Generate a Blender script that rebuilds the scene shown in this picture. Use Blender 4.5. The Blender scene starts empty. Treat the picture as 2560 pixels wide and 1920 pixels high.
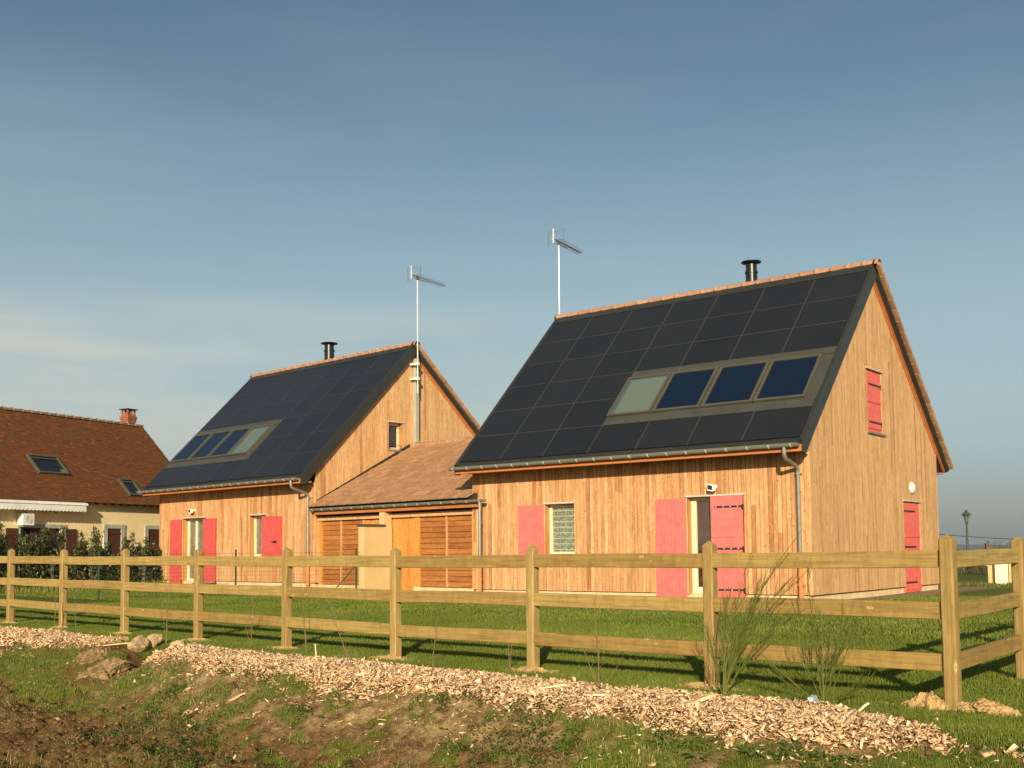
import bpy, math, random
import numpy as np
from math import sin, cos, pi, radians, atan2, sqrt, hypot
from mathutils import Vector, Matrix

random.seed(7); RNG = np.random.default_rng(11)
scn = bpy.context.scene
COL = scn.collection

# ------------------------------------------------------------------ camera
cam_d = bpy.data.cameras.new("camera"); cam = bpy.data.objects.new("camera", cam_d); COL.objects.link(cam)
yaw, pitch, roll = -.6656, .0704, -.0093
r0 = Vector((cos(yaw), -sin(yaw), 0)); fw = Vector((sin(yaw)*cos(pitch), cos(yaw)*cos(pitch), sin(pitch)))
u0 = r0.cross(fw)
rr = cos(roll)*r0 + sin(roll)*u0; uu = -sin(roll)*r0 + cos(roll)*u0
M = Matrix((rr, uu, -fw)).transposed().to_4x4(); M.translation = Vector((0, 0, 1.2))
cam.matrix_world = M
cam_d.sensor_width = 36; cam_d.lens = 2709.4/2560*36; cam_d.shift_y = 227.4/2560
cam_d.clip_start = .1; cam_d.clip_end = 12000
scn.camera = cam

# ------------------------------------------------------------------ light
SUN_EL = radians(18.5); sh = Vector((.545, -.838)).normalized()
to_sun = Vector((sh.x*cos(SUN_EL), sh.y*cos(SUN_EL), sin(SUN_EL)))
sd = bpy.data.lights.new("sun", 'SUN'); sd.energy = 5.0; sd.angle = radians(.5); sd.color = (1, .86, .62)
so = bpy.data.objects.new("sun", sd); COL.objects.link(so)
so.rotation_euler = to_sun.to_track_quat('Z', 'Y').to_euler(); so.location = (20, -30, 30)

world = bpy.data.worlds.new("World"); scn.world = world; world.use_nodes = True
W = world.node_tree; W.nodes.clear()
def wn(t, **k):
    n = W.nodes.new(t)
    for a, b in k.items(): setattr(n, a, b)
    return n
sky = wn('ShaderNodeTexSky', sky_type='NISHITA', sun_disc=False, sun_elevation=SUN_EL,
         sun_rotation=atan2(sh.x, sh.y), altitude=100, air_density=1.0, dust_density=2.0, ozone_density=1.6)
bg = wn('ShaderNodeBackground'); bg.inputs['Strength'].default_value = .073
out = wn('ShaderNodeOutputWorld')
tc = wn('ShaderNodeTexCoord')
SKYTINT, HAZE, LOWHAZE, CLOUD, CLOUD2 = (.84, .98, .93), (4.9, 6.4, 6.8), (4.4, 4.5, 3.6), (5.9, 6.5, 6.4), (6.6, 7.0, 6.3)
L = W.links.new
def wmap(src, a, b, c=0, d=1, smooth=True):
    n = wn('ShaderNodeMapRange'); n.interpolation_type = 'SMOOTHSTEP' if smooth else 'LINEAR'
    for k, v in zip(('From Min', 'From Max', 'To Min', 'To Max'), (a, b, c, d)): n.inputs[k].default_value = v
    L(src, n.inputs['Value']); return n.outputs[0]
def wmul(a, b, op='MULTIPLY'):
    n = wn('ShaderNodeMath', operation=op)
    for i_, v in enumerate((a, b)):
        if isinstance(v, (int, float)): n.inputs[i_].default_value = v
        else: L(v, n.inputs[i_])
    return n.outputs[0]
def wmix(f, a, b, mode='MIX'):
    n = wn('ShaderNodeMixRGB', blend_type=mode)
    for k, v in zip(('Fac', 'Color1', 'Color2'), (f, a, b)):
        if isinstance(v, (int, float)): n.inputs[k].default_value = v
        elif isinstance(v, tuple): n.inputs[k].default_value = (*v, 1)
        else: L(v, n.inputs[k])
    return n.outputs[0]
def wnoise(scale, rot, sc, det=6, dist=.3, rough=.55):
    m = wn('ShaderNodeMapping'); m.inputs['Scale'].default_value = scale; m.inputs['Rotation'].default_value = rot
    n = wn('ShaderNodeTexNoise'); n.inputs['Scale'].default_value = sc; n.inputs['Detail'].default_value = det; n.inputs['Distortion'].default_value = dist; n.inputs['Roughness'].default_value = rough
    L(tc.outputs['Generated'], m.inputs[0]); L(m.outputs[0], n.inputs['Vector']); return n.outputs['Fac']
sx = wn('ShaderNodeSeparateXYZ'); L(tc.outputs['Generated'], sx.inputs[0]); Z = sx.outputs['Z']; X = sx.outputs['X']
base = wmix(1.0, sky.outputs[0], SKYTINT, 'MULTIPLY')
base = wmix(wmap(Z, .46, .06, 0, .86), base, HAZE)
base = wmix(wmap(Z, .11, .0, 0, .75), base, LOWHAZE)
wisp = wmul(wmap(wnoise((.9, .9, 4.5), (.25, -.18, .4), 1.7), .48, .80), wmap(Z, .5, .18, .05, .28))
bank_ = wmul(wmap(wnoise((.8, .8, 6), (.03, -.02, .2), 2.2, 7, .2), .30, .60), wmul(wmul(wmap(Z, .240, .190, 0, 1), wmap(Z, .03, .13, .25, 1)), wmap(X, -.35, -.80, 0, .9)))
c_ = wmix(wisp, base, CLOUD); c_ = wmix(bank_, c_, CLOUD2)
L(c_, bg.inputs['Color']); L(bg.outputs[0], out.inputs[0])

scn.view_settings.view_transform = 'Standard'; scn.view_settings.look = 'None'
scn.view_settings.exposure = .36; scn.view_settings.gamma = 1
scn.render.engine = 'CYCLES'
scn.cycles.max_bounces = 6

# ------------------------------------------------------------------ materials
def lin(r, g, b):
    f = lambda c: ((c/255+.055)/1.055)**2.4 if c > 10 else c/255/12.92
    return (f(r), f(g), f(b), 1)
class MT:
    def __init__(s, name, rough=.7, spec=.3, metal=0):
        s.m = bpy.data.materials.new(name); s.m.use_nodes = True; s.t = s.m.node_tree
        s.b = s.t.nodes['Principled BSDF']; s.b.inputs['Roughness'].default_value = rough
        s.b.inputs['Specular IOR Level'].default_value = spec; s.b.inputs['Metallic'].default_value = metal
    def n(s, t, **k):
        x = s.t.nodes.new(t)
        for a, b in k.items(): setattr(x, a, b)
        return x
    def l(s, a, b): s.t.links.new(a, b)
    def coord(s, scale=(1, 1, 1), kind='Object', off=None):
        c = s.n('ShaderNodeTexCoord'); m = s.n('ShaderNodeMapping'); m.inputs['Scale'].default_value = scale
        s.l(c.outputs[kind], m.inputs[0])
        if off: s.l(off, m.inputs['Location'])
        return m.outputs[0]
    def attr(s, name='rnd'):
        return s.n('ShaderNodeAttribute', attribute_name=name)
    def noise(s, vec, scale, detail=4, rough=.55, dist=0):
        x = s.n('ShaderNodeTexNoise'); x.inputs['Scale'].default_value = scale; x.inputs['Detail'].default_value = detail
        x.inputs['Roughness'].default_value = rough; x.inputs['Distortion'].default_value = dist
        if vec: s.l(vec, x.inputs['Vector'])
        return x.outputs['Fac']
    def ramp(s, fac, pts):
        x = s.n('ShaderNodeValToRGB'); e = x.color_ramp.elements
        while len(e) < len(pts): e.new(.5)
        for el, (p, c) in zip(e, pts): el.position = p; el.color = c if len(c) == 4 else (*c, 1)
        s.l(fac, x.inputs[0]); return x.outputs[0]
    def mix(s, fac, a, b, mode='MIX'):
        x = s.n('ShaderNodeMixRGB', blend_type=mode)
        for i, v in zip(('Fac', 'Color1', 'Color2'), (fac, a, b)):
            if isinstance(v, (int, float)): x.inputs[i].default_value = v
            elif isinstance(v, tuple): x.inputs[i].default_value = v if len(v) == 4 else (*v, 1)
            else: s.l(v, x.inputs[i])
        return x.outputs[0]
    def math(s, op, a, b=None, c=None):
        x = s.n('ShaderNodeMath', operation=op)
        for i, v in enumerate((a, b, c)):
            if v is None: continue
            if isinstance(v, (int, float)): x.inputs[i].default_value = v
            else: s.l(v, x.inputs[i])
        return x.outputs[0]
    def color(s, c):
        if isinstance(c, tuple): s.b.inputs['Base Color'].default_value = c
        else: s.l(c, s.b.inputs['Base Color'])
    def bump(s, h, strength=.4, dist=.01):
        x = s.n('ShaderNodeBump'); x.inputs['Strength'].default_value = strength; x.inputs['Distance'].default_value = dist
        s.l(h, x.inputs['Height']); s.l(x.outputs[0], s.b.inputs['Normal'])

def wood_mat(name, ramp_pts, grain=(26, 26, 1.3), knots=True, knot_col=(.09, .03, .012), kscale=(9, 9, 3.2), rough=.75, contrast=.55, ax='Z', pale=None, kth=(.13, .20), eye=False):
    m = MT(name, rough, .25); a = m.attr(); off = m.n('ShaderNodeCombineXYZ')
    m.l(m.math('MULTIPLY', a.outputs['Fac'], 37.0), off.inputs[0]); m.l(m.math('MULTIPLY', a.outputs['Fac'], 61.0), off.inputs[2])
    v = m.coord(grain, off=off.outputs[0]); g = m.noise(v, 1, 6, .6, .6)
    big = m.noise(m.coord((1, 1, .4), off=off.outputs[0]), 2.2, 3)
    base = m.ramp(a.outputs['Fac'], ramp_pts)
    gr = m.ramp(g, [(.3, (1-contrast,)*3), (.62, (1.12,)*3)])
    c = m.mix(1.0, base, gr, 'MULTIPLY')
    c = m.mix(m.ramp(big, [(.4, (0,)*3), (.7, (.45,)*3)]), c, pale or (.62, .36, .15, 1))
    if knots:
        vo = m.n('ShaderNodeTexVoronoi', feature='F1'); vo.inputs['Scale'].default_value = 1; vo.inputs['Randomness'].default_value = 1
        kv = m.coord(kscale, off=off.outputs[0]); wob = m.noise(kv, 3, 2)
        m.l(kv, vo.inputs['Vector'])
        d = m.math('ADD', vo.outputs['Distance'], m.math('MULTIPLY', wob, .12))
        if pale and not eye: c = m.mix(m.ramp(d, [(.20, (.55,)*3), (.34, (0,)*3)]), c, m.mix(1.0, pale, (1.22, 1.2, 1.2, 1), 'MULTIPLY'))
        dap = m.noise(m.coord((14, 14, 5), off=off.outputs[0]), 1.3, 5, .7); c = m.mix(1.0, c, m.ramp(dap, [(.36, (.86, .82, .79)), (.52, (1, 1, 1)), (.7, (1.08,)*3)]), 'MULTIPLY')
        k = m.ramp(d, [(kth[0], (1,)*3), (kth[1], (0,)*3)])
        c = m.mix(m.mix(1.0, k, .75, 'MULTIPLY') if False else m.math('MULTIPLY', k, .92), c, knot_col)
        if eye:
            # brown knot heart and darker growth rings around it
            ring = m.math('SINE', m.math('MULTIPLY', d, 95.0)); rf_ = m.ramp(d, [(.16, (1,)*3), (.55, (0,)*3)])
            c = m.mix(m.math('MULTIPLY', m.math('MULTIPLY', m.math('MAXIMUM', ring, 0.0), rf_), .38), c, (.16, .075, .02, 1))
            c = m.mix(m.ramp(d, [(.055, (.8,)*3), (.10, (0,)*3)]), c, (.16, .075, .025, 1))
        st_ = m.noise(m.coord((.9, .9, .9), off=off.outputs[0]), 5, 4)
        c = m.mix(m.ramp(st_, [(.55, (0,)*3), (.75, (.35,)*3)]), c, m.mix(1.0, c, (.62, .62, .58, 1), 'MULTIPLY'))
    m.color(c); m.bump(g, .25, .004); return m.m

HON = [(0, (.40, .165, .062)), (.16, (.57, .28, .118)), (.7, (.68, .36, .165)), (1, (.74, .44, .22))]
M_CLAD = wood_mat('larch_cladding', HON, contrast=.42, kscale=(10, 10, 4.5), pale=(.66, .38, .17, 1))
M_CLAD_G = wood_mat('weathered_larch_cladding', [(0, (.44, .215, .09)), (.10, (.60, .335, .145)), (1, (.71, .43, .205))], contrast=.42, kscale=(10, 12, 4), knot_col=(.18, .07, .03), pale=(.62, .37, .17, 1), kth=(.11, .19))
M_PANELW = wood_mat('fresh_vertical_boards', [(0, (.55, .22, .045)), (1, (.68, .30, .07))], contrast=.35, pale=(.7, .33, .09, 1))
M_REVEAL = wood_mat('reveal_wood', [(0, (.5, .22, .06)), (1, (.55, .25, .07))], knots=False, contrast=.3)
M_LOUVRE = wood_mat('louvre_boards', [(0, (.30, .105, .026)), (1, (.46, .18, .046))], grain=(1.3, 26, 26), kscale=(3, 9, 9), knot_col=(.4, .16, .04), contrast=.4, pale=(.40, .15, .04, 1), kth=(.10, .16))
M_FENCE = wood_mat('treated_pine', [(0, (.30, .185, .055)), (.5, (.37, .24, .074)), (1, (.44, .305, .10))], grain=(2.2, 75, 60), kscale=(3.0, 8, 8), knot_col=(.60, .44, .19), contrast=.42, eye=True, pale=(.36, .245, .072, 1), kth=(.10, .17))
M_POST = wood_mat('treated_pine_post', [(0, (.35, .225, .075)), (1, (.43, .295, .105))], grain=(60, 60, 1.8), kscale=(7, 7, 2.4), knot_col=(.56, .40, .17), contrast=.46, eye=True, pale=(.35, .235, .08, 1), kth=(.11, .19))

def plain(name, col, rough=.6, spec=.3, metal=0, var=.12, scale=3, bump=0, bscale=60):
    m = MT(name, rough, spec, metal); v = m.coord()
    nz_ = m.noise(v, scale, 5); c = m.mix(1.0, col, m.ramp(nz_, [(.3, (1-var,)*3), (.7, (1+var,)*3)]), 'MULTIPLY')
    m.color(c)
    if bump: m.bump(m.noise(v, bscale, 3), bump, .01)
    return m.m
M_ORANGE = plain('orange_stained_fascia', (.50, .17, .05, 1), .6)
M_FLASH = plain('dark_grey_flashing', (.045, .045, .038, 1), .45, .4, .3, .1)
M_RAILP = plain('panel_joint_metal', (.054, .054, .047, 1), .5, .4, .2, .1)
M_FLASH2 = plain('lead_grey_flashing', (.085, .083, .066, 1), .5, .4, .3, .15)
M_FRAMEG = plain('grey_brown_frame', (.105, .095, .068, 1), .5, .4, .2)

M_ZINC = plain('zinc', (.27, .265, .225, 1), .5, .5, .45, .12, 6)
M_TERRA = plain('terracotta_pipe', (.60, .22, .075, 1), .6)
M_CREAM = plain('cream_paint', (.78, .66, .44, 1), .5)
M_RENDER = plain('cream_render', (.62, .44, .21, 1), .9, .1, 0, .06, 2, .3, 150)
M_RENDER2 = plain('yellow_render', (.86, .69, .38, 1), .9, .1, 0, .07, 1.5, .3, 120)
M_PLINTH = plain('plinth_render', (.68, .52, .30, 1), .9, .1, 0, .12, 4)
M_PINK = plain('coral_painted_wood', (.82, .17, .155, 1), .55, .3, 0, .13, 7)
M_RED = plain('red_painted_wood', (.60, .095, .085, 1), .55, .3, 0, .13, 7)
M_PINKD = plain('coral_painted_wood_gable', (.74, .14, .105, 1), .6, .3, 0, .13, 7)
M_BLACK = plain('black_iron', (.03, .018, .02, 1), .5, .4)
M_WHITE = plain('white_plastic', (.8, .78, .72, 1), .4)
M_BEIGE = plain('beige_cabinet', (.80, .72, .52, 1), .5)
M_FLUE = plain('black_flue', (.018, .022, .02, 1), .28, .6, .4)
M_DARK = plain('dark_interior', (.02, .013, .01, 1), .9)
M_STONE = plain('grey_surround', (.40, .40, .33, 1), .9, .1)
M_SHUTB = plain('brown_shutter', (.085, .028, .014, 1), .7)
M_GREENP = plain('dark_green_paint', (.02, .06, .035, 1), .6)
M_LAMPG = plain('green_lamp_paint', (.05, .075, .045, 1), .5)
M_TUB = plain('green_plastic', (.05, .22, .13, 1), .5)
M_ALU = plain('aluminium', (.75, .73, .66, 1), .4, .5, .3)
M_ALUD = plain('grey_aluminium', (.16, .16, .15, 1), .5, .5, .4)
M_BARK = plain('bark', (.10, .065, .04, 1), .9)
M_SAP = plain('sapling_bark', (.20, .13, .075, 1), .8)
M_CONC = plain('pale_post', (.36, .33, .26, 1), .9)
M_BRICK = plain('brick_orange', (.34, .12, .065, 1), .9, .1, 0, .35, 14)
M_BRICKF = plain('distant_dull_brick', (.14, .085, .06, 1), .95, .1, 0, .2, 2)
M_TILEF = plain('distant_dull_tile', (.12, .085, .065, 1), .95, .1, 0, .2, 2)
M_FOIL = plain('silver_foil', (.55, .62, .68, 1), .3, .6, .6)

M_ZINCL = plain('pale_zinc_strip', (.50, .48, .42, 1), .6)
M_DUCT = plain('pale_grey_duct', (.40, .38, .30, 1), .6)
def glass_mat(name, col, rough=.06):
    m = MT(name, rough, .6); m.color(col); return m.m
M_GDARK = glass_mat('dark_glass', (.012, .016, .02, 1))
M_GBLUE = glass_mat('blue_collector_glass', (.005, .011, .028, 1), .02)
M_BLIND = glass_mat('pale_blind_glass', (.12, .155, .13, 1), .15)
M_BLINDG = glass_mat('grey_green_glass', (.075, .10, .095, 1), .04)
def pane_mat():
    m = MT('window_glass', .03, .5); m.color((1, 1, 1, 1)); t = m.t
    tr = m.n('ShaderNodeBsdfTransparent'); gl = m.n('ShaderNodeBsdfGlossy'); gl.inputs['Roughness'].default_value = .03
    fr = m.n('ShaderNodeLayerWeight'); fr.inputs['Blend'].default_value = .5; mx = m.n('ShaderNodeMixShader')
    m.l(m.math('MULTIPLY_ADD', m.math('POWER', fr.outputs['Facing'], 4.0), .8, .06), mx.inputs[0]); m.l(tr.outputs[0], mx.inputs[1]); m.l(gl.outputs[0], mx.inputs[2])
    m.l(mx.outputs[0], t.nodes['Material Output'].inputs[0]); return m.m
M_PANE = pane_mat()
def lace_mat():
    m = MT('lace_curtain', .9, .1); v = m.coord()
    s = m.n('ShaderNodeSeparateXYZ'); m.l(v, s.inputs[0])
    fz = m.math('FRACT', m.math('MULTIPLY', s.outputs['Z'], 7.2)); fx = m.math('FRACT', m.math('MULTIPLY', s.outputs['X'], 5.4))
    lz = m.math('GREATER_THAN', fz, .84); lx = m.math('GREATER_THAN', fx, .9)
    n_ = m.noise(v, 30, 3); lace = m.math('GREATER_THAN', n_, .53)
    wide = m.noise(m.coord((5, 5, .1)), 1.3, 2)
    k = m.math('MINIMUM', m.math('ADD', m.math('ADD', m.math('MULTIPLY', lz, .8), m.math('MULTIPLY', lx, .3)), m.math('MULTIPLY', lace, m.math('ADD', m.math('MULTIPLY', wide, .9), .0))), 1.0)
    m.color(m.mix(k, (.13, .15, .08, 1), (.50, .49, .37, 1))); return m.m
M_LACE = lace_mat()
def net_mat():
    m = MT('net_curtain', .9, .1); v = m.coord((1, 1, 1)); f = m.noise(m.coord((9, 9, .35)), 1.6, 3); g = m.noise(v, 26, 4, .7)
    c = m.ramp(f, [(.3, (.11, .12, .09)), (.5, (.24, .25, .19)), (.7, (.42, .41, .33))]); m.color(m.mix(1.0, c, m.ramp(g, [(.38, (.45,)*3), (.6, (1.15,)*3)]), 'MULTIPLY')); return m.m
M_NET = net_mat()
def panel_mat():
    m = MT('solar_glass', .3, .38); v = m.coord(); a = m.attr()
    br = m.n('ShaderNodeTexBrick', offset=0); br.inputs['Scale'].default_value = 1; br.inputs['Mortar Size'].default_value = .006
    br.inputs['Brick Width'].default_value = .125; br.inputs['Row Height'].default_value = .125
    v2 = m.coord(kind='UV'); m.l(v2, br.inputs['Vector'])
    br.inputs['Color1'].default_value = (.007, .009, .014, 1); br.inputs['Color2'].default_value = (.010, .011, .015, 1); br.inputs['Mortar'].default_value = (.024, .024, .022, 1)
    c = m.mix(m.math('MULTIPLY', a.outputs['Fac'], .3), br.outputs['Color'], (.026, .026, .028, 1))
    c = m.mix(m.math('MULTIPLY', m.noise(v, .8, 4), .25), c, (.045, .043, .04, 1))
    m.color(c); return m.m
M_SOLAR = panel_mat()
def tile_mat(name, pts, sc=9, streak=None):
    m = MT(name, .85, .15); a = m.attr(); v = m.coord()
    c = m.ramp(a.outputs['Fac'], pts); n_ = m.noise(v, sc, 4)
    c = m.mix(1.0, c, m.ramp(n_, [(.3, (.8,)*3), (.7, (1.15,)*3)]), 'MULTIPLY')
    c = m.mix(m.math('MULTIPLY', m.ramp(m.noise(v, 1.1, 4), [(.45, (0,)*3), (.75, (1,)*3)]), .35), c, streak or (.30, .2, .13, 1))
    m.color(c); m.bump(n_, .3, .005); return m.m
M_TILE = tile_mat('brown_clay_tile', [(0, (.33, .165, .080)), (.5, (.41, .215, .105)), (1, (.48, .27, .14))])
M_RIDGE = tile_mat('ridge_clay_tile', [(0, (.38, .185, .10)), (1, (.47, .25, .145))])
M_PLAIN = tile_mat('plain_red_tile', [(0, (.09, .048, .022)), (.25, (.14, .052, .018)), (.75, (.18, .060, .019)), (1, (.23, .088, .028))], 12, (.12, .075, .03, 1))
M_RIDGEP = tile_mat('pale_ridge_tile', [(0, (.16, .10, .055)), (1, (.22, .14, .075))])
M_MORTAR = plain('pale_mortar', (.30, .23, .15, 1), .9)
def attr_mat(name, pts, rough=.8, spec=.2, trans=0, noise=0):
    m = MT(name, rough, spec); a = m.attr(); c = m.ramp(a.outputs['Fac'], pts)
    if noise: c = m.mix(1.0, c, m.ramp(m.noise(m.coord(), noise, 3), [(.3, (.72,)*3), (.7, (1.2,)*3)]), 'MULTIPLY')
    m.color(c)
    if trans:
        td = m.n('ShaderNodeBsdfTranslucent'); m.l(c, td.inputs[0]); mx = m.n('ShaderNodeMixShader'); mx.inputs[0].default_value = trans
        m.l(m.b.outputs[0], mx.inputs[1]); m.l(td.outputs[0], mx.inputs[2]); m.l(mx.outputs[0], m.t.nodes['Material Output'].inputs[0])
    return m.m
M_GUT = attr_mat('zinc_gutter', [(0, (.20, .19, .155)), (.7, (.20, .19, .155)), (.75, (.62, .60, .52)), (1, (.62, .60, .52))], .5, .5)
M_CHIP = attr_mat('wood_chip', [(0, (.06, .028, .014)), (.15, (.22, .105, .055)), (.30, (.54, .32, .16)), (.72, (.78, .53, .30)), (1, (.93, .75, .52))], .8, .2, noise=20)
M_GRASS = attr_mat('grass_blades', [(0, (.095, .125, .014)), (.5, (.160, .205, .024)), (.85, (.23, .265, .038)), (.93, (.34, .30, .07)), (1, (.48, .38, .16))], .6, .3, .3)
M_LEAF = attr_mat('hedge_leaf', [(0, (.020, .032, .008)), (.6, (.060, .075, .018)), (.9, (.14, .13, .04)), (1, (.26, .23, .11))], .4, .4, .15)
M_CLOVER = attr_mat('clover_leaf', [(0, (.04, .075, .012)), (.7, (.09, .15, .02)), (1, (.19, .23, .06))], .6, .3, .25)
M_BROOM = attr_mat('broom_twig', [(0, (.045, .060, .010)), (.7, (.10, .125, .016)), (1, (.20, .18, .05))], .6, .3)
M_ROCK = plain('rubble_stone', (.46, .32, .165, 1), .95, .1, 0, .35, 9, .8, 30)
M_GCLAY = plain('gully_clay', (.27, .175, .085, 1), .95, .1, 0, .45, 14, .9, 60)
M_SOIL = plain('brown_soil_crumb', (.20, .12, .055, 1), .95, .1, 0, .4, 12)
M_CLOD = plain('dug_earth', (.46, .30, .13, 1), .95, .1, 0, .3, 18, .8, 50)
M_BUSHF = attr_mat('winter_hedge_twigs', [(0, (.07, .045, .025)), (.6, (.13, .085, .045)), (1, (.24, .17, .08))], .9, .1)

# ------------------------------------------------------------------ mesh builder
class MB:
    def __init__(s): s.v = []; s.f = []; s.r = []; s.uv = {}
    def hexa(s, p, r=None):
        """p: 8 points, bottom 4 ccw then top 4"""
        b = len(s.v); s.v += [tuple(q) for q in p]
        for f in ((0, 3, 2, 1), (4, 5, 6, 7), (0, 1, 5, 4), (1, 2, 6, 5), (2, 3, 7, 6), (3, 0, 4, 7)):
            s.f.append(tuple(b+i for i in f)); s.r.append(random.random() if r is None else r)
    def box(s, x0, x1, y0, y1, z0, z1, r=None):
        if r is None: r = random.random()
        s.hexa([(x0, y0, z0), (x1, y0, z0), (x1, y1, z0), (x0, y1, z0), (x0, y0, z1), (x1, y0, z1), (x1, y1, z1), (x0, y1, z1)], r)
    def face(s, pts, r=.5):
        b = len(s.v); s.v += [tuple(q) for q in pts]; s.f.append(tuple(range(b, b+len(pts)))); s.r.append(r)
    def prism(s, poly, axis, a, b_, r=.5):
        """poly: 2D points in the plane normal to axis ('x': (y,z))"""
        mk = {'x': lambda u, v, w: (w, u, v), 'y': lambda u, v, w: (u, w, v), 'z': lambda u, v, w: (u, v, w)}[axis]
        n = len(poly); k = len(s.v)
        s.v += [mk(u, v, a) for u, v in poly] + [mk(u, v, b_) for u, v in poly]
        s.f += [tuple(k+i for i in range(n)), tuple(k+n+i for i in reversed(range(n)))]; s.r += [r, r]
        for i in range(n):
            j = (i+1) % n; s.f.append((k+i, k+n+i, k+n+j, k+j)); s.r.append(r)
    def tube(s, path, rad, n=8, r=.5, cap=True):
        path = [Vector(p) for p in path]; k = len(s.v); N = len(path)
        if not isinstance(rad, (list, tuple)): rad = [rad]*N
        up = Vector((0, 0, 1))
        d0 = (path[1]-path[0]).normalized()
        if abs(d0.z) > .9: up = Vector((1, 0, 0))
        for i, p in enumerate(path):
            d = (path[min(i+1, N-1)]-path[max(i-1, 0)]).normalized()
            a = d.cross(up).normalized(); b = d.cross(a)
            for j in range(n):
                t = 2*pi*j/n; s.v.append(tuple(p+(a*cos(t)+b*sin(t))*rad[i]))
        for i in range(N-1):
            for j in range(n):
                q = (j+1) % n; s.f.append((k+i*n+j, k+i*n+q, k+(i+1)*n+q, k+(i+1)*n+j)); s.r.append(r)
        if cap and n > 2:
            s.f.append(tuple(k+j for j in reversed(range(n)))); s.r.append(r)
            s.f.append(tuple(k+(N-1)*n+j for j in range(n))); s.r.append(r)
    def lathe(s, prof, c=(0, 0, 0), n=20, r=.5):
        k = len(s.v)
        for rad, z in prof:
            for j in range(n):
                t = 2*pi*j/n; s.v.append((c[0]+rad*cos(t), c[1]+rad*sin(t), c[2]+z))
        for i in range(len(prof)-1):
            for j in range(n):
                q = (j+1) % n; s.f.append((k+i*n+j, k+i*n+q, k+(i+1)*n+q, k+(i+1)*n+j)); s.r.append(r)
        s.f.append(tuple(k+j for j in reversed(range(n)))); s.r.append(r)
        s.f.append(tuple(k+(len(prof)-1)*n+j for j in range(n))); s.r.append(r)
    def build(s, name, mat, parent=None, bevel=0, smooth=False, fix=True):
        me = bpy.data.meshes.new(name); me.from_pydata(s.v, [], s.f)
        a = me.attributes.new('rnd', 'FLOAT', 'FACE'); a.data.foreach_set('value', s.r)
        me.materials.append(mat)
        if fix:
            import bmesh
            bm = bmesh.new(); bm.from_mesh(me); bmesh.ops.recalc_face_normals(bm, faces=bm.faces); bm.to_mesh(me); bm.free()
        if smooth:
            me.polygons.foreach_set('use_smooth', [True]*len(me.polygons))
        o = bpy.data.objects.new(name, me); COL.objects.link(o)
        if parent: o.parent = parent
        if bevel:
            md = o.modifiers.new('bevel', 'BEVEL'); md.width = bevel; md.segments = 2; md.limit_method = 'ANGLE'
        return o

def np_mesh(name, v, f, mat, rnd=None, kind=None, fm=None):
    me = bpy.data.meshes.new(name); nv, nf, k = len(v), len(f), f.shape[1]
    me.vertices.add(nv); me.vertices.foreach_set('co', np.ascontiguousarray(v, dtype=np.float32).ravel())
    me.loops.add(nf*k); me.loops.foreach_set('vertex_index', np.ascontiguousarray(f, dtype=np.int32).ravel())
    me.polygons.add(nf); me.polygons.foreach_set('loop_start', np.arange(0, nf*k, k, dtype=np.int32))
    me.polygons.foreach_set('loop_total', np.full(nf, k, dtype=np.int32)); me.update(calc_edges=True)
    if rnd is not None:
        a = me.attributes.new('rnd', 'FLOAT', 'FACE'); a.data.foreach_set('value', np.ascontiguousarray(rnd, dtype=np.float32))
    me.materials.append(mat)
    o = bpy.data.objects.new(name, me); COL.objects.link(o)
    if kind: o['kind'] = kind
    return o
def tag(o, label, cat=None, group=None, kind=None):
    if label: o['label'] = label
    if cat: o['category'] = cat
    if group: o['group'] = group
    if kind: o['kind'] = kind
    return o
def empty(name, loc=(0, 0, 0), rz=0):
    o = bpy.data.objects.new(name, None); COL.objects.link(o); o.location = loc; o.rotation_euler = (0, 0, rz); o.empty_display_size = .3
    return o
def copy_tree(o, parent=None):
    c = o.copy(); COL.objects.link(c); c.parent = parent
    for ch in list(o.children): copy_tree(ch, c)
    return c

# value noise in numpy
def vnoise(x, y, seed=0):
    xi = np.floor(x).astype(np.int64); yi = np.floor(y).astype(np.int64); fx = x-xi; fy = y-yi
    fx = fx*fx*(3-2*fx); fy = fy*fy*(3-2*fy)
    def h(a, b):
        n = (a*374761393+b*668265263+seed*974711) & 0xffffffff
        n = ((n ^ (n >> 13))*1274126177) & 0xffffffff
        return ((n ^ (n >> 16)) & 0xffff)/65535.
    return (h(xi, yi)*(1-fx)+h(xi+1, yi)*fx)*(1-fy)+(h(xi, yi+1)*(1-fx)+h(xi+1, yi+1)*fx)*fy
def fbm(x, y, o=4, seed=0):
    s = 0; a = .5; t = 0
    for i in range(o): s = s+a*vnoise(x*2**i+i*17.3, y*2**i-i*9.1, seed+i); t += a; a *= .5
    return s/t
def sstep(a, b, x):
    t = np.clip((x-a)/(b-a), 0, 1); return t*t*(3-2*t)

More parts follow.
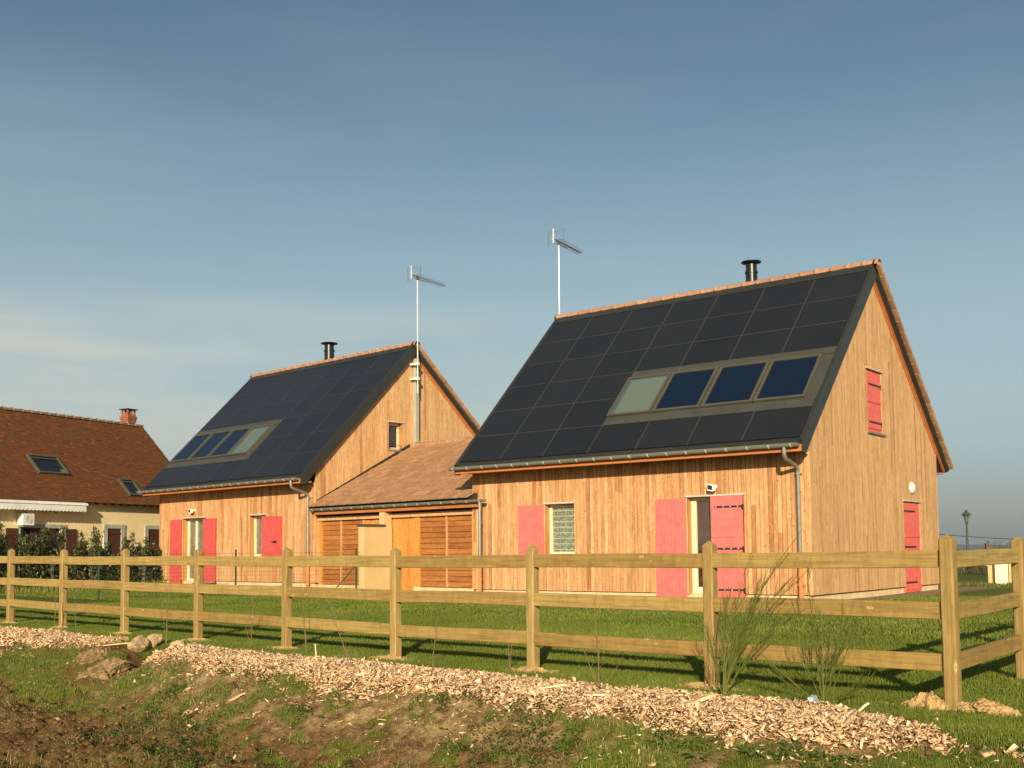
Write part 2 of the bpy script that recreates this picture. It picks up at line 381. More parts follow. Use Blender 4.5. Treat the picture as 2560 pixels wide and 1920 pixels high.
# ------------------------------------------------------------------ terrain
P9 = np.array([-2.36, 8.06]); ES = np.array([-.9967, .0816]); ET = np.array([-.0816, -.9967])
TS = np.array([-3, -.61, -.38, -.18, .23, .82, 1.6, 2.06, 2.55, 3.13, 4, 4.8, 5.87, 6.48, 7.5, 8.5, 9.0, 9.25, 9.9, 10.23, 11.5, 13.3, 14.7, 40])
TT = np.array([1.6, 1.53, 1.29, 1.09, .69, .42, .51, .44, .65, .63, .51, .58, .5, .65, .72, .66, .95, 1.5, 1.5, .82, .63, .48, .67, .7])
LS = np.array([-3, -.6, -.2, 0, .9, 1.4, 1.84, 2.3, 2.8, 3.3, 3.75, 4.2, 4.8, 5.5, 6.7, 8.0, 8.9, 9.25, 9.9, 10.3, 11, 12, 13, 40])
LT = np.array([1.5, 1.6, 1.82, 1.9, 1.88, 1.82, 1.78, 1.8, 1.82, 1.8, 1.78, 1.92, 1.9, 1.85, 1.75, 1.7, 1.3, 1.0, 1.0, 1.3, 1.65, 1.8, 1.85, 2.0])
def height(s, t, micro=True):
    low = np.interp(s, LS, LT)+.12*(vnoise(s*1.7, s*0+3.3, 5)-.5)
    low = np.where((s > 8.9) & (s < 10.3), 1.25, low)
    drop = sstep(low-.22, low+1.25, t)
    z = .05-.46*drop-.06*sstep(3, 6, t)
    # gully between the two chip beds
    cx = 9.55-(t-.6)*.62
    g = np.exp(-((s-cx)/.30)**2)*sstep(.55, 1.2, t)*(1-sstep(2.2, 3.4, t))
    z = z-.36*g*(1-.5*drop)
    # slight rise of the near lip of the chip beds
    z = z+.05*np.exp(-((t-low+.35)/.4)**2)*(np.interp(s, TS, TT) < low)
    if micro:
        rough = sstep(low-.5, low+.1, t)
        lo = sstep(low+.2, low+.9, t)
        z = z+rough*(.12*(fbm(s*2.1, t*2.1, 4, 3)-.5)+.07*(fbm(s*9, t*9, 3, 8)-.5)+lo*.14*(np.abs(fbm(s*4.5, t*4.5, 4, 14)-.5)*2-.3)+.045*(vnoise(s*16, t*16, 19)-.5)+lo*.03*(vnoise(s*27, t*27, 23)-.5))
        z = z+(1-rough)*.03*(fbm(s*1.3, t*1.3, 3, 21)-.5)
    # far left ground rises gently to the neighbour's plot
    x = P9[0]+ES[0]*s+ET[0]*t; y = P9[1]+ES[1]*s+ET[1]*t
    z = z+.32*(1-sstep(-38, -33.5, x))*sstep(8, 14, y)
    # the land falls away behind the plot into a shallow valley
    z = z-6.0*sstep(58, 280, y)
    return z
def to_st(x, y):
    dx = x-P9[0]; dy = y-P9[1]; return dx*ES[0]+dy*ES[1], dx*ET[0]+dy*ET[1]
def to_xy(s, t): return P9[0]+ES[0]*s+ET[0]*t, P9[1]+ES[1]*s+ET[1]*t
def gz(x, y):
    s, t = to_st(np.array([float(x)]), np.array([float(y)])); return float(height(s, t)[0])
def chip_mask(s, t):
    a = np.interp(s, TS, TT)+.10*(fbm(s*3, t*3, 3, 31)-.5); b = np.interp(s, LS, LT)+.35*(fbm(s*2.6, t*1.2, 3, 33)-.5)
    return sstep(a-.02, a+.03, t)*(1-sstep(b-.03, b+.10, t))
def grass_mask(s, t):
    low = np.interp(s, LS, LT); low = np.where((s > 8.9) & (s < 10.3), 1.1, low)
    lawn = 1-chip_mask(s, t)
    band = sstep(low-.3, low+.05, t)       # bank and mud side
    patch = sstep(.53, .62, fbm(s*1.5+4, t*1.9, 4, 41))*.7*(1-.75*sstep(4.5, 6.5, s)*sstep(1.9, 2.6, t))
    ofs = .045*(1-sstep(4.5, 6.5, s))
    patch = np.maximum(patch, .8*sstep(.60, .65, ofs+fbm(s*4.5+1, t*5.5, 3, 43))*(1-.45*sstep(5.5, 8, s)))
    left = np.exp(-((s-9.8)/2.0)**2-((t-2.25)/.42)**2)*.9
    right = (1-sstep(.6, 2.6, s))*.55
    g2 = np.clip(patch+left*sstep(.35, .55, fbm(s*2, t*2, 3, 47))+right*sstep(.4, .55, fbm(s*2.5, t*2.5, 3, 48)), 0, 1)
    g2 = g2*(1-.85*sstep(2.55, 3.0, t)*sstep(4.2, 5.5, s))*(1-.6*sstep(10.5, 12, s))
    g = lawn*(1-band)+g2*band*(1-chip_mask(s, t)*.9)
    g = np.where((s < -.7), lawn, g)
    # scraped places round the post feet
    for k in range(-1, 12):
        g = g*(1-.9*np.exp(-(((s-2*k)/.3)**2+((t-.12)/.14)**2)*1.0))
    return g

def build_ground():
    def axis(fine0, fine1, step, far0, far1):
        a = [fine0]; st = step
        while a[-1] > far0: st *= 1.16; a.append(a[-1]-st)
        b = [fine1]; st = step
        while b[-1] < far1: st *= 1.16; b.append(b[-1]+st)
        return np.array(sorted(set(a[1:])) + list(np.arange(fine0, fine1, step)) + b[0:])
    S = axis(-2.5, 15., .027, -6000, 6000); T = axis(.3, 4.6, .024, -6000, 300)
    s, t = np.meshgrid(S, T, indexing='ij'); s = s.ravel(); t = t.ravel()
    z = height(s, t); x, y = to_xy(s, t)
    n, m = len(S), len(T); i = np.arange(n-1)[:, None]*m+np.arange(m-1)[None]; i = i.ravel()
    f = np.stack([i, i+1, i+m+1, i+m], 1)
    m_ = MT('ground_soil_and_turf', .95, .1)
    a = m_.attr('grassy'); ch = m_.attr('chippy'); gr = m_.attr('gravelly'); v = m_.coord()
    n1 = m_.noise(v, 26, 8, .68); n2 = m_.noise(v, 2.1, 4); n3 = m_.noise(v, .25, 4)
    mud = m_.ramp(n1, [(.25, (.045, .022, .007)), (.5, (.125, .065, .022)), (.75, (.23, .135, .055))])
    mud = m_.mix(m_.ramp(n2, [(.4, (0,)*3), (.65, (1,)*3)]), mud, m_.ramp(n1, [(.3, (.11, .05, .014)), (.7, (.30, .185, .08))]))
    grs = m_.ramp(n1, [(.28, (.060, .080, .012)), (.72, (.150, .180, .026))])
    grs = m_.mix(m_.ramp(n3, [(.35, (0,)*3), (.7, (.5,)*3)]), grs, (.12, .135, .03, 1))
    bed = m_.ramp(n1, [(.3, (.20, .11, .05)), (.7, (.52, .32, .16))])
    grv = m_.ramp(n1, [(.3, (.22, .13, .08)), (.7, (.42, .28, .19))])
    bk_ = m_.attr('banky'); n4 = m_.noise(v, 7, 5)
    mud = m_.mix(m_.math('MULTIPLY', bk_.outputs['Fac'], m_.ramp(n4, [(.35, (0,)*3), (.6, (1,)*3)])), mud, m_.ramp(n1, [(.3, (.24, .15, .06)), (.7, (.56, .39, .19))]))
    c = m_.mix(a.outputs['Fac'], mud, grs); c = m_.mix(ch.outputs['Fac'], c, bed); c = m_.mix(gr.outputs['Fac'], c, grv)
    m_.color(c); m_.bump(m_.math('ADD', m_.noise(v, 35, 6, .7), m_.math('MULTIPLY', n4, .8)), .9, .035)
    o = np_mesh('ground', np.stack([x, y, z], 1), f, m_.m, kind='structure')
    me = o.data
    lawnfar = grass_mask(s, t)
    grav = np.zeros_like(s)
    grav = np.maximum(grav, sstep(32.4, 33.2, y+.5*(fbm(x*.3, y*.3, 3, 5)-.5))*(1-sstep(36.2, 37.2, y))*sstep(-40, -34, x)*(1-sstep(14, 20, x)))
    grav = np.maximum(grav, (x > -9.4)*(1-sstep(-8.6, -8.1, x+.6*(fbm(x, y, 3, 6)-.5)))*sstep(22, 24, y)*(y < 34))
    lw = np.interp(s, LS, LT); bky = np.exp(-((t-lw-.28)/.42)**2)*(s < 9.2)*(s > -1)
    for nm, arr in (('banky', bky), ('grassy', lawnfar), ('chippy', chip_mask(s, t)), ('gravelly', grav)):
        at = me.attributes.new(nm, 'FLOAT', 'POINT'); at.data.foreach_set('value', arr.astype(np.float32))
    me.polygons.foreach_set('use_smooth', np.ones(len(me.polygons), dtype=bool))
    return o
build_ground()

# ------------------------------------------------------------------ timber houses
def clad(mb, u0, u1, w, gap, zb, zt, holes, place, o0, o1, joints=True, peaks=(), vary=.006):
    """vertical boards between u0 and u1; zt(u) top; holes [(ua,ub,za,zb)]; place(u,z,out)->xyz"""
    if w:
        n = max(1, round((u1-u0)/w)); edges = [u0+(u1-u0)*i/n for i in range(n+1)]
    else:
        e = {u0, u1}; [e.update((h[0], h[1])) for h in holes]; e.update(p for p in peaks if u0 < p < u1); edges = sorted(e)
    allc = sorted(set(edges) | {p for p in peaks if u0 < p < u1} | {h[i] for h in holes for i in (0, 1) if u0 < h[i] < u1})
    col = {}
    prev = None
    for a, b in zip(allc[:-1], allc[1:]):
        if b-a < 1e-5: continue
        mid = (a+b)/2; bi = 0
        if w:
            bi = int((mid-u0)/((u1-u0)/max(1, round((u1-u0)/w))))
        if bi not in col or not w:
            cuts = []
            if joints and w:
                z = zb+random.uniform(.3, 3.2)
                while z < 9: cuts.append(z); z += random.uniform(1.6, 3.6)
            col[bi] = (cuts, [random.random() for _ in range(9)], random.uniform(-.003, .003), random.uniform(0, vary) if w else 0)
        cuts, rs, dz, dth = col[bi]
        ga = gap/2 if (w and abs(((a-u0)/((u1-u0)/max(1, round((u1-u0)/w)))) % 1) < 1e-3 or (w and abs(((a-u0)/((u1-u0)/max(1, round((u1-u0)/w)))) % 1-1) < 1e-3)) else 0
        gb = gap/2 if (w and (abs(((b-u0)/((u1-u0)/max(1, round((u1-u0)/w)))) % 1) < 1e-3 or abs(((b-u0)/((u1-u0)/max(1, round((u1-u0)/w)))) % 1-1) < 1e-3)) else 0
        A, B = a+ga, b-gb
        ta, tb = zt(A), zt(B)
        segs = [(zb, None)]
        for h in sorted(holes, key=lambda h: h[2]):
            if h[0]-1e-6 <= mid <= h[1]+1e-6:
                l = segs.pop(); 
                if h[2]-l[0] > 1e-3: segs.append((l[0], h[2]))
                segs.append((h[3], None))
        for za, zc in segs:
            tops = (ta, tb) if zc is None else (zc, zc)
            if min(tops) <= za: continue
            cs = [c for c in cuts if za+.05 < c < min(tops)-.05]
            pts = [za]+cs
            for k, z_ in enumerate(pts):
                last = k == len(pts)-1
                t0, t1 = (tops if last else (pts[k+1]-.003, pts[k+1]-.003))
                kk = sum(1 for c in cuts if c <= z_+1e-6)
                r = rs[kk % 9]; th = o1+dth
                mb.hexa([place(A, z_, o0), place(B, z_, o0), place(B, z_, th), place(A, z_, th),
                         place(A, t0, o0), place(B, t1, o0), place(B, t1, th), place(A, t0, th)], r)

E_Y, E_Z, A_Y, A_Z = -.662, 3.40, 4.058, 8.157
HL, HW = 9.34, 8.745
K_Y, K_Z = 9.456, 3.44
_l = hypot(A_Y-E_Y, A_Z-E_Z); FD = ((A_Y-E_Y)/_l, (A_Z-E_Z)/_l); FN = (-FD[1], FD[0])
_b = hypot(K_Y-A_Y, K_Z-A_Z); BD = ((K_Y-A_Y)/_b, (K_Z-A_Z)/_b); BN = (-BD[1], BD[0])
def frp(s, h): return (E_Y+FD[0]*s+FN[0]*h, E_Z+FD[1]*s+FN[1]*h)
def brp(s, h): return (A_Y+BD[0]*s+BN[0]*h, A_Z+BD[1]*s+BN[1]*h)
def slope_box(mb, rp, x0, x1, s0, s1, h0, h1, r=None):
    p = [rp(s0, h0), rp(s1, h0), rp(s1, h1), rp(s0, h1)]
    mb.hexa([(x0, *p[0]), (x1, *p[0]), (x1, *p[1]), (x0, *p[1]), (x0, *p[3]), (x1, *p[3]), (x1, *p[2]), (x0, *p[2])], r)
def tiles(mb, rp, x0, x1, s0, s1, tw, th, roll=.028, lift=.035, h=.0, stag=.5):
    """interlocking clay tiles laid from the ridge end s0 to the eave end s1"""
    rows = max(1, round((s1-s0)/th)); th = (s1-s0)/rows
    for i in range(rows):
        a, b = s0+i*th, s0+(i+1)*th+.04
        off = (stag*tw if i % 2 else 0)
        n = int((x1-x0)/tw)+2; k = -1
        for j in range(-1, n):
            u0, u1 = x0+j*tw+off, x0+(j+1)*tw+off-.006
            u0, u1 = max(u0, x0), min(u1, x1)
            if u1-u0 < .03: continue
            r = min(1, max(0, random.gauss(.5, .22)))
            jit = random.uniform(-.004, .004)
            prof = [(0, 0), (.08, roll), (.26, roll), (.36, .004), (.66, .004), (.74, roll*.7), (.90, roll*.7), (1, 0)] if roll else [(0, 0), (1, 0)]
            w = u1-u0; base = len(mb.v)
            for (q, hh) in prof: mb.v.append((u0+q*w, *rp(a, h+.004+hh+jit)))
            for (q, hh) in prof: mb.v.append((u0+q*w, *rp(b, h+lift+hh+jit)))
            for (q, hh) in prof: mb.v.append((u0+q*w, *rp(b, h+lift-.022+hh*.9+jit)))
            m = len(prof)
            for q in range(m-1):
                mb.f.append((base+q, base+q+1, base+m+q+1, base+m+q)); mb.r.append(r)
                mb.f.append((base+m+q, base+m+q+1, base+2*m+q+1, base+2*m+q)); mb.r.append(r*.6)
def ridge_tiles(mb, x0, x1, y, z, r=.12, L=.40, drop=.10):
    n = max(1, round((x1-x0)/L)); L = (x1-x0)/n
    for i in range(n):
        a, b = x0+i*L, x0+(i+1)*L+.03; rr_ = random.random(); k = len(mb.v)
        for (xx, R) in ((a, r), (a+.05, r*1.16), (a+.07, r*1.16), (a+.09, r*.98), (b, r*.92)):
            for j in range(9):
                t = pi*j/8; hw = R*1.25
                mb.v.append((xx, y+cos(t)*hw, z-drop+sin(t)*(R+.02)+random.uniform(-.001, .001)))
        for q in range(4):
            for j in range(8): mb.f.append((k+q*9+j, k+q*9+j+1, k+(q+1)*9+j+1, k+(q+1)*9+j)); mb.r.append(rr_)
        mb.f.append(tuple(k+j for j in range(9))); mb.r.append(rr_)
def gutter(mb, x0, x1, y, z, r=.07, step=.5):
    def arc(R): return [(y+R*cos(t), z+R*sin(t)) for t in [pi+pi*i/10 for i in range(11)]]
    o_, i_ = arc(r), arc(r-.006)
    mb.prism(o_+i_[::-1], 'x', x0, x1)
    mb.prism(arc(r-.001), 'x', x0, x0+.006); mb.prism(arc(r-.001), 'x', x1-.006, x1)
    n = int((x1-x0)/step)
    for k in range(n+1):
        x = x0+.15+k*(x1-x0-.3)/n; mb.prism(arc(r+.006)+arc(r+.0005)[::-1], 'x', x-.013, x+.013, .9)
    mb.tube([(x0, y-r, z), (x1, y-r, z)], .010, 6)
def swan(p0, p1, p2, p3, n=22):
    """downspout path: vertical out of the gutter, slanting back, vertical on the wall"""
    P = [Vector(p) for p in (p0, p1, p2, p3)]; out_ = [P[0]]
    for i in (1, 2):
        a, b, c = P[i-1], P[i], P[i+1]; ra = min(.13, (b-a).length*.45); rb = min(.13, (c-b).length*.45)
        s = b+(a-b).normalized()*ra; e = b+(c-b).normalized()*rb
        for k in range(7):
            t = k/6; out_.append(s*(1-t)**2+b*2*t*(1-t)+e*t*t)
    out_.append(P[3]); return out_

def shutter(parent, x0, x1, z0, z1, y, mat, straps=(), battens=(), groove=True, place=None, th=.032, strap_w=None, hinge='l', nails=True):
    """ledged board shutter, planks grooved; place maps (u,z,out)"""
    pl = place or (lambda u, z, o: (u, -o, z))
    mb = MB(); n = max(3, round((x1-x0)/.095)); w = (x1-x0)/n
    def hx(m, a, b, za, zb_, oa, ob, r=.5):
        m.hexa([pl(a, za, oa), pl(b, za, oa), pl(b, za, ob), pl(a, za, ob), pl(a, zb_, oa), pl(b, zb_, oa), pl(b, zb_, ob), pl(a, zb_, ob)], r)
    if groove:
        hx(mb, x0+.002, x1-.002, z0+.002, z1-.002, y, y+th*.6)
        for i in range(n): hx(mb, x0+i*w+.003, x0+(i+1)*w-.003, z0, z1, y+.004, y+th)
    else:
        hx(mb, x0, x1, z0, z1, y, y+th)
    for zb_ in battens: hx(mb, x0+.02, x1-.02, zb_, zb_+.07, y+th-.002, y+th+.018)
    o = mb.build('shutter', mat, parent)
    if straps:
        for zz in straps:
            m2 = MB()
            if hinge == 'l': a, b = x0-.02, x0-.02+(strap_w or (x1-x0)*.9)
            else: a, b = x1+.02-(strap_w or (x1-x0)*.9), x1+.02
            hx(m2, a, b, zz-.022, zz+.022, y+th+.001, y+th+.009)
            hx(m2, (a-.012 if hinge == 'l' else b-.03), (a+.03 if hinge == 'l' else b+.012), zz-.075, zz+.05, y+th-.006, y+th+.014)
            m2.build('strap_hinge', M_BLACK, o)
            if nails:
                m3 = MB(); k = 4
                for i in range(k):
                    u = a+(b-a)*(i+.25)/k; hx(m3, u-.011, u+.011, zz-.011, zz+.011, y+th+.0085, y+th+.014)
                m3.build('rivets', M_WHITE, o)
    return o
def fr_place(u, z, o): return (u, -o, z)

def opening(parent, name, x0, x1, z0, z1, frame_w=.075, glass=M_PANE, behind=M_LACE, depth=.16, mullions=(), bottom=.09, place=fr_place, sill=True, lintel_w=.06, lintel_mat=M_ZINCL):
    pl = place
    def hx(m, a, b, za, zb_, oa, ob, r=.5):
        m.hexa([pl(a, za, oa), pl(b, za, oa), pl(b, za, ob), pl(a, za, ob), pl(a, zb_, oa), pl(b, zb_, oa), pl(b, zb_, ob), pl(a, zb_, ob)], r)
    root = MB(); d = -depth
    hx(root, x0+.001, x0+frame_w, z0+.001, z1-.001, d-.05, d); hx(root, x1-frame_w, x1-.001, z0+.001, z1-.001, d-.05, d)
    hx(root, x0+frame_w, x1-frame_w, z0+.001, z0+bottom, d-.05, d); hx(root, x0+frame_w, x1-frame_w, z1-.07, z1-.001, d-.05, d)
    for mu in mullions: hx(root, mu, mu+.08, z0+bottom, z1-.07, d-.048, d+.004)
    f = root.build(name, M_CREAM, parent)
    g = MB(); hx(g, x0+frame_w, x1-frame_w, z0+bottom, z1-.07, d-.03, d-.025); g.build('glass', glass, f)
    if behind:
        c = MB(); hx(c, x0+frame_w-.02, x1-frame_w+.02, z0+.03, z1-.03, d-.055, d-.05); c.build('curtain' if behind in (M_LACE, M_NET) else 'interior', behind, f)
    rv = MB()
    hx(rv, x0-.025, x0, z0-.02, z1, d-.05, .012); hx(rv, x1, x1+.025, z0-.02, z1, d-.05, .012); hx(rv, x0, x1, z1, z1+.025, d-.05, .012)
    rv.build('reveal', M_REVEAL, f)
    if lintel_w:
        lt = MB(); hx(lt, x0-.05, x1+.05, z1+.026, z1+.05, -.01, lintel_w); hx(lt, x0-.05, x1+.05, z1+.012, z1+.026, lintel_w-.006, lintel_w); lt.build('lintel_strip', lintel_mat, f)
    if sill:
        sl = MB(); hx(sl, x0-.03, x1+.03, z0-.05, z0-.021, d, .05); sl.build('sill', sill if not isinstance(sill, bool) else M_CREAM, f)
    return f
def spotlight(parent, x, z, y=0):
    mb = MB(); mb.box(x-.05, x+.05, y-.07, y-.02, z-.03, z+.05); mb.tube([(x, y-.06, z), (x-.02, y-.13, z-.01)], .02, 8)
    o = mb.build('spotlight', M_WHITE, parent, bevel=.004)
    h = MB(); a = [(x-.12, -.12), (x+.05, -.16), (x+.05, -.24), (x-.12, -.2)]
    h.hexa([(x-.11, y-.10, z-.05), (x+.06, y-.12, z-.07), (x+.04, y-.22, z-.11), (x-.13, y-.20, z-.08),
            (x-.11, y-.10, z+.04), (x+.06, y-.12, z+.03), (x+.04, y-.22, z+.05), (x-.13, y-.20, z+.08)])
    ho = h.build('lamp_head', M_WHITE, o, bevel=.006)
    g = MB(); g.face([(x+.02, y-.2245, z-.075), (x-.105, y-.2075, z-.05), (x-.105, y-.2075, z+.05), (x+.02, y-.2245, z+.02)]); g.build('glass', M_GDARK, ho)

def timber_house(B, rot, cfg):
    root = empty('timber_house', B, rot)
    zb = cfg['zb']
    top_f = lambda y: min(E_Z+(y-E_Y)*FD[1]/FD[0], K_Z+(K_Y-y)*(-BD[1])/BD[0])-.30
    # --- walls
    mb = MB(); zf = top_f(0)-.0
    clad(mb, -HL, 0, .104, .012, zb, lambda u: 3.30, cfg['fh'], fr_place, 0, .020)
    wl = mb.build('front_wall', M_CLAD, root)
    big = lambda hs_: [(h[0]-.024, h[1]+.024, h[2]-.02, h[3]+.024) for h in hs_]
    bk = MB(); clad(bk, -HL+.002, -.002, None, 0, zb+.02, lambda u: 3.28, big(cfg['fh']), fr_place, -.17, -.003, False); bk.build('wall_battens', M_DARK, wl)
    gp = lambda u, z, o: (o, u, z)
    mb = MB(); clad(mb, -.018, HW, .104, .0045, zb, top_f, cfg['gh'], gp, 0, .020, peaks=(A_Y,), vary=.002)
    wg = mb.build('gable_wall', M_CLAD_G, root)
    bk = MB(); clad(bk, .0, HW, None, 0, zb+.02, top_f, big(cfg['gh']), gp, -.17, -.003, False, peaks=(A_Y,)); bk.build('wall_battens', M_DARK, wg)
    gl = lambda u, z, o: (-HL-o, u, z)
    mb = MB(); clad(mb, -.018, HW, .104, .006, zb, top_f, [], gl, -.15, .020, peaks=(A_Y,)); mb.build('gable_wall', M_CLAD_G, root)
    bp = lambda u, z, o: (u, HW+o, z)
    mb = MB(); clad(mb, -HL, 0, .104, .006, zb, lambda u: 3.7, [], bp, -.15, .020); mb.build('back_wall', M_CLAD_G, root)
    mb = MB(); mb.box(-HL+.04, -.05, .03, .28, -.3, zb-.02); mb.box(-.30, -.045, .28, HW-.03, -.3, zb-.02)
    mb.box(-HL+.04, -HL+.3, .28, HW-.03, -.3, zb-.02); mb.box(-HL+.3, -.3, HW-.3, HW-.03, -.3, zb-.02); mb.build('plinth', M_PLINTH, root)
    mb = MB(); mb.box(-.028, .036, -.036, .012, zb, 3.25, .85); mb.build('corner_board', M_CLAD, root)
    # --- roof body
    x0, x1 = -HL-.06, .0; xr = .155
    mb = MB(); ya, za = frp(0, 0)
    mb.prism([frp(0, 0), frp(_l, 0), (A_Y, A_Z-.28), frp(.1, -.20)], 'x', x0, xr-.02, .5)
    mb.prism([(A_Y+.001, A_Z-.006), brp(_b, -.006), brp(_b, -.2), (A_Y+.001, A_Z-.28)], 'x', x0, xr-.0215, .5); rf = mb.build('roof', M_FLASH, root)
    for s in cfg.get('skip', ()): pass
    # solar panels: 6 rows x 7
    X0, X1 = -9.32, .07; cw = (X1-X0)/7; rws = [.16, 1.17, 2.22, 3.28, 4.28, 5.30, 6.32]
    c0, c1 = cfg['solar_gap']
    for i in range(6):
        for j in range(7):
            a, b = X0+j*cw, X0+(j+1)*cw
            if i in (1, 2) and c0 <= j <= c1: continue
            p = MB(); hh = .012; th = .03
            slope_box(p, frp, a+.012, b-.012, rws[i]+.008, rws[i+1]-.012, hh, hh+th, random.random())
            o = p.build('solar_panel', M_SOLAR, rf)
            uvl = o.data.uv_layers.new(name='UVMap')
            for poly_ in o.data.polygons:
                for li in poly_.loop_indices:
                    v = o.data.vertices[o.data.loops[li].vertex_index].co
                    uvl.data[li].uv = (v.x, (v.y-E_Y)/FD[0])
    # rails (joints) between rows, ridge flashing, skylight surround
    mb = MB()
    for i in range(1, 6):
        if i in (2,): 
            segs = [(X0, X0+c0*cw), (X0+(c1+1)*cw, X1)]
        else: segs = [(X0, X1)]
        for a, b in segs:
            if b-a > .1: slope_box(mb, frp, a, b, rws[i]-.016, rws[i]+.010, .0, .05, .5)
    for k in range(1, 7):
        x = X0+k*cw
        for (sa, sb) in ([(rws[0], rws[6])] if not (c0 < k <= c1) else [(rws[0], rws[1]), (rws[3], rws[6])]):
            slope_box(mb, frp, x-.015, x+.015, sa, sb, .0, .046, .5)
    mb.build('panel_rails', M_RAILP, rf)
    mb = MB(); slope_box(mb, frp, x0-.02, xr-.01, 6.33, _l-.02, .0, .055); 
    slope_box(mb, frp, x0-.03, X0-.005, 0.02, 6.33, .0, .05); slope_box(mb, frp, X1+.004, xr+.006, .05, 6.34, 0, .047); mb.build('ridge_flashing', M_FLASH, rf)
    gx0, gx1 = X0+c0*cw, X0+(c1+1)*cw
    if c0 == 0: gx0 = x0+.03
    mb = MB(); slope_box(mb, frp, gx0+.01, gx1-.01, 1.18, 3.26, 0, .022)
    slope_box(mb, frp, gx0+.01, gx1-.01, 1.155, 1.45, .022, .052); slope_box(mb, frp, gx0+.01, gx1-.01, 3.03, 3.27, .022, .05)
    mb.build('skylight_surround', M_FLASH2, rf)
    for (a, b, kind) in cfg['sky']:
        s0_, s1_ = 1.47, 2.99; fwid = .065
        m = MB(); slope_box(m, frp, a, b, s0_, s0_+fwid, .02, .10); slope_box(m, frp, a, b, s1_-fwid, s1_, .02, .10)
        slope_box(m, frp, a, a+fwid, s0_+fwid, s1_-fwid, .02, .10); slope_box(m, frp, b-fwid, b, s0_+fwid, s1_-fwid, .02, .10)
        o = m.build('skylight', M_FRAMEG, rf)
        g = MB(); slope_box(g, frp, a+fwid, b-fwid, s0_+fwid, s1_-fwid, .03, .072, .5)
        g.build('glass', M_BLINDG if kind == 'blind' else M_GBLUE, o)
        if kind == 'blind':
            g = MB(); slope_box(g, frp, a+fwid+.10, b-fwid-.03, s0_+fwid+.03, s1_-fwid-.06, .0722, .0735, .5); g.build('sunlit_blind', M_BLIND, o)  # blind panel over darker glass; its paler colour paints the sunlit part
    # back slope tiles, verge, ridge
    mb = MB(); tiles(mb, brp, x0-.06, xr+.0, .05, _b+.04, .27, .335, h=.012); mb.build('roof_tiles', M_TILE, rf, fix=False)
    mb = MB(); ridge_tiles(mb, x0-.05, xr+.07, A_Y+.03, A_Z+.06); mb.build('ridge_tiles', M_RIDGE, rf, fix=False)
    # bargeboards: front slope and back slope
    for sx0, sx1 in ((xr-.02, xr+.004), (x0-.03, x0+.0)):
        mb = MB(); slope_box(mb, frp, sx0, sx1, .02, _l+.12, -.26, .046, .5)
        pts = [frp(0, .046), frp(.1, -.33)]
        slope_box(mb, brp, sx0, sx1, -.12, _b+.02, -.15, .012, .5)
        mb.prism([(E_Y-.005, 3.42), (E_Y-.005, 3.205), (E_Y+.20, 3.205), frp(.62, -.255), frp(.55, .0)], 'x', sx0+.001, sx1-.001)
        mb.build('bargeboard', M_FLASH, rf)
    mb = MB(); slope_box(mb, brp, .026, .04, .20, _b-.85, -.30, -.19, .5); slope_box(mb, brp, .022, .085, .20, _b-.05, -.215, -.19, .5); mb.build('verge_soffit', M_ORANGE, rf)
    mb = MB(); nv = 20
    for i in range(nv):
        a_, b_2 = .02+i*_b/nv, .02+(i+1)*_b/nv+.02
        pa, pb, pc, pd = brp(a_, -.065), brp(b_2, -.05), brp(b_2, .066), brp(a_, .046)
        mb.hexa([(xr+.006, *pa), (xr+.095, *pa), (xr+.095, *pb), (xr+.006, *pb), (xr+.006, *pd), (xr+.095, *pd), (xr+.095, *pc), (xr+.006, *pc)])
    mb.build('verge_tiles', M_TILE, rf)
    mb = MB(); mb.hexa([(x0, HW+.02, 3.20), (.02, HW+.02, 3.20), (.02, HW+.60, 3.235), (x0, HW+.60, 3.235), (x0, HW+.02, 3.24), (.02, HW+.02, 3.24), (.02, HW+.60, 3.27), (x0, HW+.60, 3.27)]); mb.build('soffit', M_ORANGE, rf)
    mb = MB(); mb.box(x0, xr-.022, E_Y-.012, E_Y+.02, 3.225, 3.37, .5); mb.build('fascia', M_ORANGE, rf)
    mb = MB(); mb.hexa([(x0, E_Y+.02, 3.23), (xr-.03, E_Y+.02, 3.23), (xr-.03, -.24, 3.26), (x0, -.02, 3.26), (x0, E_Y+.02, 3.25), (xr-.03, E_Y+.02, 3.25), (xr-.03, -.24, 3.30), (x0, -.02, 3.30)]); mb.build('soffit', M_REVEAL, rf)
    # triangular box end under the front eave
    mb = MB(); gutter(mb, -9.52, .10, -.752, 3.385, .078); g = mb.build('gutter', M_GUT, root)
    mb = MB(); xs, xe = cfg['spout']
    mb.tube(swan((xs, -.752, 3.34), (xs, -.752, 3.10), (xe, -.085, 2.93), (xe, -.085, 1.0)), .043, 12)
    mb.lathe([(.062, 0), (.062, .03)], (xe, -.085, 2.78), 12); mb.box(xe-.08, xe+.08, -.06, -.02, 2.78, 2.81)
    mb.build('downspout', M_ZINC, root, smooth=False)
    mb = MB(); mb.tube([(xe, -.085, 1.03), (xe, -.085, -.1)], .054, 12); mb.lathe([(.064, 0), (.064, .06)], (xe, -.085, .40), 12); mb.box(xe-.09, xe+.09, -.07, -.02, .40, .44); mb.build('drain_pipe', M_TERRA, root)
    # flue
    fx, fr_, ft = cfg['flue']; yy = 4.62
    mb = MB(); mb.lathe([(fr_, 7.3), (fr_, ft-.34), (fr_*1.12, ft-.335), (fr_*1.12, ft-.28), (fr_*.96, ft-.27), (fr_*.96, ft-.10), (fr_*1.25, ft-.055)], (fx, yy, 0), 28)
    f = mb.build('flue_chimney', M_FLUE, root, smooth=False)
